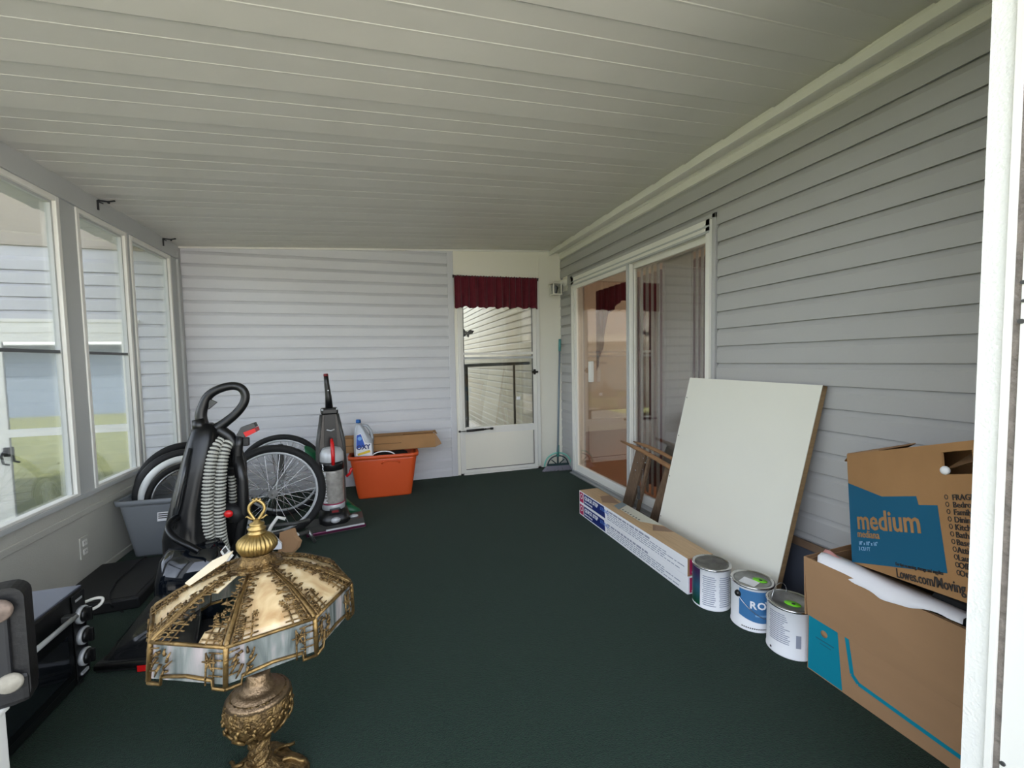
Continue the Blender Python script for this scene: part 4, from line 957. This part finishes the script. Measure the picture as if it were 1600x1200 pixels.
# picture frame behind the boxes
pf = thing('framed_panel', 'dark wood framed panel leaning low against the siding behind the paint cans', 'picture', (1.81, 1.41, 0), rot=(0, R(14), 0))
b = MB(); b.box((-.012, -.26, 0), (.012, .26, .03)); b.box((-.012, -.26, .27), (.012, .26, .305), .003); b.box((-.012, -.26, .03), (.012, -.23, .27)); b.box((-.012, .23, .03), (.012, .26, .27)); b.build('moulding', mat('brown frame wood', (112, 90, 72), .5, var=.15, vscale=14), pf)
MB().box((-.004, -.232, .028), (.004, .232, .272)).build('panel', mat('slate panel', (70, 74, 84), .4), pf)

# ------------------------------------------------------------------ paint cans
def can(label, loc, rz, kind):
    t = thing('paint_can', label, 'paint can', loc, rz, 'paint cans in a row beside the cartons')
    r, h = .083, .192
    body = {'a': M_paper, 'b': M_paper, 'c': M_paper}[kind]
    MB().lathe([(r-.003, 0), (r, .002), (r, .006), (r-.0015, .008), (r-.0015, h-.008), (r+.001, h-.006), (r+.001, h), (r-.004, h+.001), (r-.007, h-.004), (r-.010, h-.004)], 48, cap=False).build('body', body, t)
    MB().lathe([(r+.0012, h-.007), (r+.003, h-.004), (r+.002, h+.001), (r-.006, h+.002), (r-.008, h-.003), (r-.011, h-.002)], 48, cap=False).build('rim', M_chrome, t)
    lid = mat('paint stained lid', (118, 116, 110), .5, metal=.3, var2=(70, 68, 66), vscale=22, bump=.3, bscale=40) if kind == 'a' else M_steel
    MB().lathe([(0, h-.006), (r-.022, h-.006), (r-.018, h-.002), (r-.010, h-.002), (r-.010, h-.010), (0, h-.010)], 40, cap=False).build('lid', lid, t)
    MB().lathe([(0, 0), (r-.003, 0)], 40, cap=False).build('bottom', M_steel, t)
    def wrap(a0, a1, z0, z1, rr, m_, name, n=14, curve=None):
        g = []
        for i in range(n+1):
            a = R(a0+(a1-a0)*i/n); zz0 = z0 if curve is None else z0+curve(i/n)
            g.append([(rr*math.cos(a), rr*math.sin(a), z) for z in (zz0, z1)])
        me = MB()
        V = [[me.b.verts.new(Vector(p)) for p in row] for row in g]
        for i in range(n):
            f_ = me.b.faces.new((V[i][0], V[i+1][0], V[i+1][1], V[i][1])); f_.smooth = True
        return me.build(name, m_, t)
    if kind == 'a':
        wrap(128, 192, .010, .182, r+.0004, M_fade, 'color_label', 18)
        me = MB()
        for k in range(15):
            for a0, a1 in ((200, 242), (250, 296)):
                a0 += random.uniform(0, 3); a1 -= random.uniform(0, 8); z = .022+.0095*k; n = 6
                V = [[me.b.verts.new(((r+.0005)*math.cos(R(a0+(a1-a0)*i/n)), (r+.0005)*math.sin(R(a0+(a1-a0)*i/n)), zz)) for zz in (z, z+.004)] for i in range(n+1)]
                for i in range(n): me.b.faces.new((V[i][0], V[i+1][0], V[i+1][1], V[i][1]))
        me.build('printed_lines', M_ink, t, kind='stuff')
    if kind == 'b':
        wrap(188, 330, .062, .176, r+.0004, M_steelblue, 'blue_label', 24, curve=lambda u: -.020*math.sin(u*PI))
        s_ = 'ROYAL'; aa = 217
        for ch in s_:
            a = R(aa); o_ = (( r+.0012)*math.cos(a), (r+.0012)*math.sin(a), .105)
            text(ch, .042, M_paper, t, o_, (-math.sin(a), math.cos(a), 0), (0, 0, 1), bold=.0012); aa += {'R': 19, 'O': 22, 'Y': 17}.get(ch, 18)
        wrap(268, 300, .166, .178, r+.0007, M_red, 'red_band', 8)
        wrap(232, 310, .074, .078, r+.0006, mat('light blue line', (130, 170, 205), .5), 'thin_line', 20, curve=lambda u: -.004)
        me = MB()
        for k in range(16):
            a0 = 196+5.5*k; n = 2; V = [[me.b.verts.new(((r+.0005)*math.cos(R(a0+(3.6)*i/n)), (r+.0005)*math.sin(R(a0+(3.6)*i/n)), zz)) for zz in (.014, .019)] for i in range(n+1)]
            for i in range(n): me.b.faces.new((V[i][0], V[i+1][0], V[i+1][1], V[i][1]))
        me.build('printed_lines', M_ink2, t, kind='stuff')
        MB().sph((r*math.cos(R(184)), r*math.sin(R(184)), .148), .014, (1, 1, 1), 14).build('bail_ear', M_black, t)
        pts = [((r+.006)*math.cos(R(a)), (r+.006)*math.sin(R(a)), .148-.085*math.sin(PI*(a-184)/180)) for a in range(184, 366, 6)]
        MB().tube(pts, .0016, 6).build('bail', M_chrome, t)
    if kind == 'c':
        me = MB()
        for k in range(15):
            a0 = 163+random.uniform(0, 3); a1 = 215+random.uniform(-14, 4); z = .164-.0078*k; n = 8
            V = [[me.b.verts.new(((r+.0005)*math.cos(R(a0+(a1-a0)*i/n)), (r+.0005)*math.sin(R(a0+(a1-a0)*i/n)), zz)) for zz in (z, z+.0035)] for i in range(n+1)]
            for i in range(n): me.b.faces.new((V[i][0], V[i+1][0], V[i+1][1], V[i][1]))
        me.build('printed_lines', M_ink, t, kind='stuff'); wrap(232, 244, .05, .10, r+.0005, M_ink, 'grey_panel', 4)
        wrap(166, 172, .012, .020, r+.0005, M_ink2, 'corner_mark', 2)
        MB().tube([(.02*math.cos(R(a))*2.6, .05+.01*math.cos(R(a)), h-.01+.055*math.sin(R(a))) for a in range(-10, 191, 12)], .0016, 6).build('bail', M_chrome, t)
    if kind in 'bc':
        MB().lathe([(0, 0), (.026, 0), (.026, .0006), (0, .0006)], 24, mtx=Matrix.Diagonal((.8, 1.1, 1, 1))).build('green_sticker', M_lime, t, (.030 if kind == 'b' else -.005, -.012, h-.0055), (0, 0, R(30)))
        MB().lathe([(0, 0), (.007, 0), (.007, .0006), (0, .0006)], 12).build('sticker_dot', M_dark, t, (.032 if kind == 'b' else -.003, -.014, h-.0048))
    if kind == 'b': MB().box((-.052, -.03, h-.0055), (.005, .035, h-.005)).build('lid_label', M_paper, t, rot=(0, 0, R(20)))
    return t
can('paint can with purple to green label touching the flooring cartons', (1.475, 1.592, 0), 0, 'a')
can('middle paint can with a blue label and white capital letters', (1.527, 1.412, 0), 0, 'b')
can('white paint can partly hidden by the teal printed carton', (1.530, 1.233, 0), 0, 'c')

# ------------------------------------------------------------------ cartons on the right
bx = thing('moving_carton', 'open brown carton with teal print on the carpet by the door jamb', 'box', (1.49, 1.13, 0))
W1, D1, H1 = .40, -.50, .418   # X extent, Y extent (toward the camera), height
b = MB(); t = .005
b.box((0, D1, 0), (t, 0, H1)); b.box((W1-t, D1, 0), (W1, 0, H1)); b.box((t, D1, 0), (W1-t, D1+t, H1)); b.box((t, -t, 0), (W1-t, 0, H1)); b.box((t, D1+t, 0), (W1-t, -t, t)); b.build('carton', M_card, bx)
# outer fold: upper wall strip stands a little proud, with a crease
MB().prism([(-.004, 0, .205), (-.004, D1, .190), (-.010, D1, H1), (-.022, .004, H1+.008)], (.004, 0, 0)).build('front_flap', M_card, bx)
MB().prism([(W1-.01, .003, H1+.02), (-.020, .003, H1+.006), (-.010, .003, .205), (W1-.01, .003, .24)], (0, .004, 0)).build('side_flap', M_card, bx)
MB().prism([(-.0012, -.003, .004), (-.0012, -.125, .004), (-.0012, -.105, .199), (-.0012, -.003, .204)], (.001, 0, 0)).build('teal_print', M_teal, bx)
def ribbon(pts, w_):
    m_ = MB()
    for i in range(len(pts)-1):
        a, b_ = Vector(pts[i]), Vector(pts[i+1]); d = (b_-a).normalized(); nn = Vector((0, -d.z, d.y))
        m_.prism([a-nn*w_/2, b_-nn*w_/2, b_+nn*w_/2, a+nn*w_/2], (.0008, 0, 0))
    return m_
ribbon([(-.0012, -.135, .20), (-.0012, -.155, .085), (-.0012, -.175, .066), (-.0012, -.49, .048)], .013).build('teal_line', M_teal, bx)
MB().lathe([(0, 0), (.012, 0), (.012, .0006), (0, .0006)], 16, mtx=Matrix.Rotation(-PI/2, 4, 'Y')).build('round_mark', M_card, bx, (-.0014, -.060, .165))
b = MB(); b.box((-.0016, -.095, .135), (-.001, -.03, .139)); b.box((-.0016, -.085, .122), (-.001, -.045, .125)); b.build('print_lines', mat('deep teal ink', (10, 96, 116), .8), bx, kind='stuff')
text('medium', .026, MATS['deep teal ink'], bx, (-.0016, -.02, .095), (0, -1, 0), (0, 0, 1)) if False else None
# white bin liner spilling over the edge
g = []
for i in range(34):
    u = i/33; y = 1.09-.40*u; row = []
    wob = .005*math.sin(u*9)+.002*math.sin(u*31+1)
    for j, (dx, dz) in enumerate(((.09, .0), (.05, .012), (.015, .020), (-.008, .012), (-.014, -.006-.018*math.sin(u*PI+.4)-.004*math.sin(u*13)))):
        row.append((1.49-.006+dx+wob*.5, y+.004*math.sin(j+u*30), .430+dz+wob*(j-1)*.3))
    g.append(row)
tag(MB().sheet(g, (.0, .0, .0025)).build('bin_liner', mat('white film plastic', (230, 228, 232), .25, coat=.3)), 'white plastic bag edge folded over the rim of the lower carton', 'bag')
b = MB(); g = []
for i in range(12):
    u = i/11; g.append([(1.505+.02*j+.004*math.sin(i), 1.10-.11*u, .435+.020*math.sin(j*1.2+u*2)-.01*u) for j in range(5)])
tag(MB().sheet(g, (0, 0, .003)).build('pink_wrap', mat('pink tissue', (224, 160, 156), .7)), 'pink wrapping paper poking out at the corner of the lower carton', 'paper')
b = MB(); b.box((1.52, .70, .10), (1.86, 1.09, .40), .05); b.box((1.52, .66, .36), (1.72, .80, .470), .03)
tag(b.build('dark_bundle', mat('black cloth', (24, 24, 26), .9, bump=.3, bscale=20)), 'black cloth bundle inside the lower carton', 'cloth')

# tilted carton on top
mcol = Matrix.Rotation(R(-31.94), 4, 'Z') @ Matrix.Rotation(R(-15.606), 4, 'X') @ Matrix.Rotation(R(3.077), 4, 'Y')
S_ = .92; org = EYE+(Vector((1.699, 1.122, .370))-EYE)*S_
mb2 = thing('moving_carton', 'tilted brown carton printed medium resting on the open carton', 'box', tuple(org), rot=mcol.to_euler())
WW, HH, DD = .60, .374, .28
b = MB(); t = .005
# front face with a hand hole, built from four strips round the hole
hy0, hy1, hz0, hz1 = -.588, -.486, .296, .352
b.box((0, -WW, 0), (t, 0, hz0)); b.box((0, -WW, hz1), (t, 0, HH)); b.box((0, -WW, hz0), (t, hy0, hz1)); b.box((0, hy1, hz0), (t, 0, hz1))
b.box((DD-t, -WW, 0), (DD, 0, HH)); b.box((t, -t, 0), (DD-t, 0, HH)); b.box((t, -WW, 0), (DD-t, -WW+t, HH)); b.box((t, -WW+t, 0), (DD-t, -t, t)); b.box((t, -WW+t, HH-.006), (DD-t, -.20, HH-.001)); b.box((t+.09, -WW+t, t), (t+.095, -t, HH-.006)); b.build('carton', M_cardd, mb2)
MB().prism([(.002, 0, HH), (.002, -.20, HH), (.12, -.17, HH+.035), (.14, .0, HH+.012)], (0, 0, .004)).build('top_flap', M_card, mb2)
MB().prism([(.01, 0, HH-.002), (DD-.02, 0, HH-.002), (DD-.02, .05, HH-.03), (.01, .042, HH-.022)], (0, 0, .004)).build('end_flap', M_cardin, mb2)
MB().prism([(.004, hy1, hz0+.012), (.004, hy0, hz0+.03), (.05, hy0, hz1+.01), (.05, hy1-.02, hz1)], (.004, 0, 0)).build('hole_flap', M_cardin, mb2)
MB().sph((.0, hy1-.008, hz0+.010), .014, (.6, 1, .8), 10).build('torn_tab', M_paper, mb2)
PXS = 1.0
def face(poly, name, mtl, x=-.0008): return MB().prism([(x, -y_*PXS, z_*PXS) for y_, z_ in poly], (.0008, 0, 0)).build(name, mtl, mb2)
face([(.001, -.003+.004), (.001, .271), (.208, .231), (.373, .238), (.380, .215), (.455, .218), (.469, .055)], 'blue_print', M_blue)
text('medium', .085, M_cardd, mb2, (-.0012, -.052, .118), (0, -1, .07), (0, 0, 1), bold=.0014, xs=1.22)
text('mediana', .033, M_cardd, mb2, (-.0012, -.050, .091), (0, -1, .07), (0, 0, 1), bold=.0003, xs=1.22)
text('18" x 18" x 16"', .017, MATS['light blue line'], mb2, (-.0012, -.056, .066), (0, -1, .1), (0, 0, 1), xs=1.1)
text('3 CU FT', .017, MATS['light blue line'], mb2, (-.0012, -.054, .048), (0, -1, .1), (0, 0, 1), xs=1.2)
text('Lowes.com/Moving', .036, M_ink2, mb2, (-.0010, -.258, .003), (0, -1, .06), (0, 0, 1), bold=.0004, xs=.96)
text('For tips on moving, storage and supplies', .0135, M_ink2, mb2, (-.0010, -.258, .036), (0, -1, .06), (0, 0, 1), xs=.9)
for i, s in enumerate(('FRAGILE', 'Bedroom', 'Family', 'Dining', 'Kitchen', 'Bath', 'Basement', 'Attic', 'Laundry', 'Office', 'Other')):
    z = .236-.0176*i
    text(s, .020, M_ink2, mb2, (-.0010, -.512, z-.003), (0, -1, .05), (0, 0, 1), bold=.0001, xs=1.2)
    MB().lathe([(.0045, 0), (.0062, 0), (.0062, .0006), (.0045, .0006)], 14, closed=True, cap=False, mtx=Matrix.Rotation(-PI/2, 4, 'Y')).build('check_ring', M_ink2, mb2, (-.0006, -.490-.0018*i, z+.004))

# ------------------------------------------------------------------ the lamp
LX, LY = -.348, 1.292
tilt = Euler((-.033, .029, 0))
lm = thing('table_lamp', 'ornate brass lamp with an eight sided slag glass shade on the carpet in front', 'lamp', (LX, LY, 0), rot=tuple(tilt))
PH = R(-136.4)
# foot
b = MB(); n = 64; prof = [(.112, 0), (.115, .008), (.108, .018), (.085, .026), (.060, .034), (.045, .046), (.036, .060), (.032, .070)]
rings = []
for r_, z in prof:
    k_ = (r_-.03)/.085
    rings.append([((r_+.014*k_*math.cos(4*a)+random.uniform(-.0012, .0012))*math.cos(a), (r_+.014*k_*math.cos(4*a)+random.uniform(-.0012, .0012))*math.sin(a), z+random.uniform(-.001, .001)) for a in [2*PI*i/n for i in range(n)]])
b.loft(rings); b.build('foot', M_brassd, lm)
b = MB()
for k in range(8):
    a = 2*PI*k/8+.2; 
    b.tube([((.055+.012*j)*math.cos(a+.10*math.sin(j)), (.055+.012*j)*math.sin(a+.10*math.sin(j)), .040-.004*j) for j in range(6)], .005, 6)
b.build('foot_scroll', M_brass, lm)
# twisted stem
pts = []; b = MB()
for s_ in range(4):
    q = []
    for i in range(22): u = i/21; a = s_*PI/2+u*PI*1.6; rr = .020+.003*math.sin(u*PI); q.append((rr*math.cos(a), rr*math.sin(a), .062+.075*u))
    b.tube(q, .012, 8)
b.cyl((0, 0, .05), (0, 0, .14), .022); b.build('twisted_stem', M_brassd, lm).scale = (.82, .82, 1)
# urn
b = MB(); b.lathe([(.024, .132), (.034, .138), (.052, .150), (.076, .168), (.094, .190), (.103, .212), (.104, .232), (.097, .250), (.084, .262)], 64, noise=.0022); b.build('urn', M_brassd, lm).scale = (.80, .80, 1)
b = MB()
for k in range(26):
    a = 2*PI*k/26; b.sph((.104*math.cos(a), .104*math.sin(a), .208+.003*(k % 2)), .0065, (1, 1, 1), 6)
for k in range(12):
    a = 2*PI*k/12; b.tube([((.06+.045*math.sin(j/6*PI*.55))*math.cos(a+.15*math.sin(j*1.5)), (.06+.045*math.sin(j/6*PI*.55))*math.sin(a+.15*math.sin(j*1.5)), .152+.0085*j) for j in range(7)], .005, 6)
    for j in range(4):
        a2 = a+random.uniform(-.12, .12); z = .215+.009*j+random.uniform(-.002, .002); rr = .1045-.0009*j*j
        b.tube([(rr*math.cos(a2+.07*math.cos(q)), rr*math.sin(a2+.07*math.cos(q)), z+.008*math.sin(q)) for q in [i*.9 for i in range(6)]], .0035, 5)
b.build('urn_relief', M_brass, lm).scale = (.80, .80, 1)
MB().lathe([(.098, .249), (.090, .258), (.074, .264), (.072, .268), (.058, .270), (.046, .276), (.044, .284), (.036, .286), (.038, .296), (.034, .300), (.036, .312), (.028, .318)], 48, noise=.0006).build('urn_lid', mat('bronze', (132, 110, 84), .35, metal=.8, bump=.3, bscale=120), lm).scale = (.82, .82, 1)
MB().cyl((0, 0, .31), (0, 0, .62), .007, n=12).build('pole', M_brass, lm)
b = MB(); b.lathe([(.012, .40), (.02, .405), (.02, .45), (.015, .46)], 16); b.build('socket', M_brass, lm)
# shade
RC, RB, RT_, ZT, ZC_, ZB = .242, .247, .056, .614, .528, .443
def oc(k, r_, z): a = PH+k*PI/4; return Vector((r_*math.cos(a), r_*math.sin(a), z))
sh = MB()
for k in range(8):
    sh.tube([oc(k, RT_, ZT), oc(k, (RT_+RC)/2, (ZT+ZC_)/2+.012), oc(k, RC-.01, ZC_+.008), oc(k, RC, ZC_-.004), oc(k, RB, ZB)], [.005, .006, .006, .006, .0055], 8)
    sh.tube([oc(k, RC, ZC_), oc(k+1, RC, ZC_)], .0045, 8)
    # bottom edge with a raised centre
    a0, a1 = oc(k, RB, ZB), oc(k+1, RB, ZB); up = Vector((0, 0, 1))
    pts = [a0-up*.006, a0.lerp(a1, .16)-up*.006, a0.lerp(a1, .17)+up*.012, a0.lerp(a1, .5)+up*.017, a0.lerp(a1, .83)+up*.012, a0.lerp(a1, .84)-up*.006, a1-up*.006]
    sh.tube(pts, .0042, 6)
shade = sh.build('shade_frame', M_brass, lm)
b = MB(); b.loft([[tuple(oc(k, RT_+.012, ZT-.006)) for k in range(8)], [tuple(oc(k, RT_+.010, ZT+.004)) for k in range(8)], [tuple(oc(k, RT_-.012, ZT+.008)) for k in range(8)]], smooth=False); b.build('cap_plate', M_brassd, lm)
def quadpt(A, B_, C_, D_, u, v): return A.lerp(B_, u).lerp(D_.lerp(C_, u), v)   # A,B bottom ; D,C top
def fret(k):
    """cast fretwork of one upper and one lower panel, standing just proud of the glass"""
    A, B_, C_, D_ = oc(k, RC, ZC_), oc(k+1, RC, ZC_), oc(k+1, RT_, ZT), oc(k, RT_, ZT)
    bow = lambda v: Vector((0, 0, .011*math.sin(v*PI)))
    nrm = (B_-A).cross(D_-A).normalized(); nrm = nrm if nrm.z > 0 else -nrm
    P = lambda u, v: quadpt(A, B_, C_, D_, u, v)+bow(v)+nrm*.004
    b = MB()
    # rope borders down both ribs
    for s_ in (.06, .94):
        b.tube([P(s_+(.5-s_)*.0, v/10) for v in range(0, 10)], .0028, 5)
    edge = lambda v: .07+.10*(1-v)*.9+.10*v
    for s_ in (0, 1):
        for j in range(16):
            v = j/17+.02; w_ = (.05+.07*abs(math.sin(j*1.7+k)))*(1+1.6*v); u0 = .05; u1 = min(.40, u0+w_)
            if s_: u0, u1 = 1-u0, 1-u1
            c = [P(u0, v), P((u0+u1)/2, v+.018*math.sin(j)), P(u1, v+.03*math.cos(j*2))]
            b.tube(c, .0022, 5)
            if j % 2: b.sph(tuple(P(u1, v+.02)), .004, (1.5, 1, .6), 6)
            else: b.sph(tuple(P((u0+u1)/2, v+.02)), .0035, (1, 1.5, .6), 6)
    # lower lattice
    for v in (.05, .12, .19):
        b.tube([P(.05, v), P(.34, v)], .0020, 5); b.tube([P(.66, v), P(.95, v)], .0020, 5)
    for u in (.16, .26, .74, .84):
        b.tube([P(u, .0), P(u+.01, .26)], .0020, 5)
    for (u, v) in ((.30, .27), (.70, .30), (.74, .24), (.80, .34)):
        for q in range(6):
            a = q*PI/3; b.tube([P(u, v), P(u+.05*math.cos(a), v+.045*math.sin(a))], [.003, .0018], 5)
    # bird
    u, v = .80, .46
    b.tube([P(u-.14, v-.02), P(u-.05, v+.01), P(u+.02, v)], [.001, .005, .002], 6); b.tube([P(u-.10, v+.07), P(u-.05, v+.01)], [.001, .004], 5)
    b.build('fretwork', M_brassd, lm, kind='stuff')
    # lower panel
    A2, B2, C2, D2 = oc(k, RB, ZB), oc(k+1, RB, ZB), oc(k+1, RC, ZC_), oc(k, RC, ZC_)
    n2 = (B2-A2).cross(D2-A2).normalized(); n2 = n2 if n2.dot(Vector((A2.x, A2.y, 0))) > 0 else -n2
    Q = lambda u, v: quadpt(A2, B2, C2, D2, u, v)+n2*.004
    b = MB()
    for j in range(9):
        a = j*.7; c = Q(.18+.07*math.cos(a*1.3), .55+.25*math.sin(a)); d_ = Q(.18+.14*math.cos(a+.6), .5+.38*math.sin(a+.9)); b.tube([c, c.lerp(d_, .5)+n2*.003, d_], [.004, .003, .0015], 5)
    for v in (.28, .48, .68, .86): b.tube([Q(.03, v), Q(.14, v+.03)], .0018, 5); b.tube([Q(.80, v), Q(.97, v)], .0018, 5)
    for u in (.76, .86): b.tube([Q(u, .02), Q(u, .85)], .0022, 5)
    for q in range(6): a = q*PI/3; b.tube([Q(.80, .62), Q(.80+.09*math.cos(a), .62+.26*math.sin(a))], [.003, .0015], 5)
    b.build('apron_fretwork', M_brassd, lm, kind='stuff')
    # glass
    Pg = lambda u, v: quadpt(A, B_, C_, D_, u, v)+bow(v)-nrm*.002
    def pane(us, name, mtl, th=-.003):
        g = [[Pg(.02+.96*u, v) for (u, v) in row] for row in us]
        MB().sheet(g, nrm*th).build(name, mtl, lm)
    if k != 0: pane([[(i/6, .01+j/8*.95) for j in range(9)] for i in range(7)], 'glass_panel', M_slag)
    else:
        pane([[(.62+.38*i/4, (.0+j/4*(.30-.16*(1-i/4)))) for j in range(5)] for i in range(5)], 'glass_shard', M_slag)
        pane([[(.0+.30*i/4, (.62+j/4*.34)) for j in range(5)] for i in range(5)], 'glass_shard', M_slag)
    b = MB(); b.prism([Q(.02, .04)-n2*.006, Q(.98, .04)-n2*.006, Q(.98, .96)-n2*.006, Q(.02, .96)-n2*.006], -n2*.003); b.build('apron_glass', M_slag2, lm)
for k in range(8): fret(k)
# loose shard lying on the shade
sd = [Vector((0, 0, 0)), Vector((.085, .035, .012)), Vector((.10, .06, .018)), Vector((.05, .055, .014)), Vector((-.01, .015, .002))]
Ms = Matrix.Rotation(R(0), 4, 'Z')
cpos = oc(-.62, .150, .592)
MB().prism(sd, (0, 0, .003)).build('loose_shard', mat('cream shard', (222, 208, 180), .3), lm, tuple(cpos), (R(10), R(-14), R(10)))
# finial
MB().lathe([(.048, .618), (.046, .628), (.036, .640), (.040, .646)], 48, noise=.0008).build('finial_collar', M_brassd, lm)
b = MB(); b.lathe([(.030, .642), (.043, .650), (.051, .662), (.052, .672), (.046, .684), (.033, .694), (.020, .699)], 96, flute=-.15, fn=26); b.build('finial_bulb', M_brassh, lm)
MB().lathe([(.022, .697), (.023, .702), (.018, .705), (.022, .710), (.023, .714), (.016, .718), (.019, .723), (.018, .727), (.009, .731), (.008, .738)], 28).build('finial_neck', M_brassh, lm)
lpz = [(.004, 0, .735), (.012, 0, .748), (.019, 0, .762), (.017, 0, .776), (.008, 0, .786), (0, 0, .789), (-.008, 0, .786), (-.017, 0, .776), (-.019, 0, .762), (-.012, 0, .748), (-.004, 0, .735)]
b = MB(); b.tube(smooth(lpz, 3), .0042, 8)
for s_ in (-1, 1): b.tube([(s_*.006, 0, .738), (s_*.016, 0, .740), (s_*.023, 0, .747), (s_*.027, 0, .744)], [.003, .003, .0028, .0015], 6); b.tube([(s_*.004, 0, .787), (s_*.010, 0, .792), (s_*.006, 0, .795)], [.003, .0028, .001], 6)
b.sph((0, 0, .792), .005); b.build('finial_loop', M_brassh, lm)
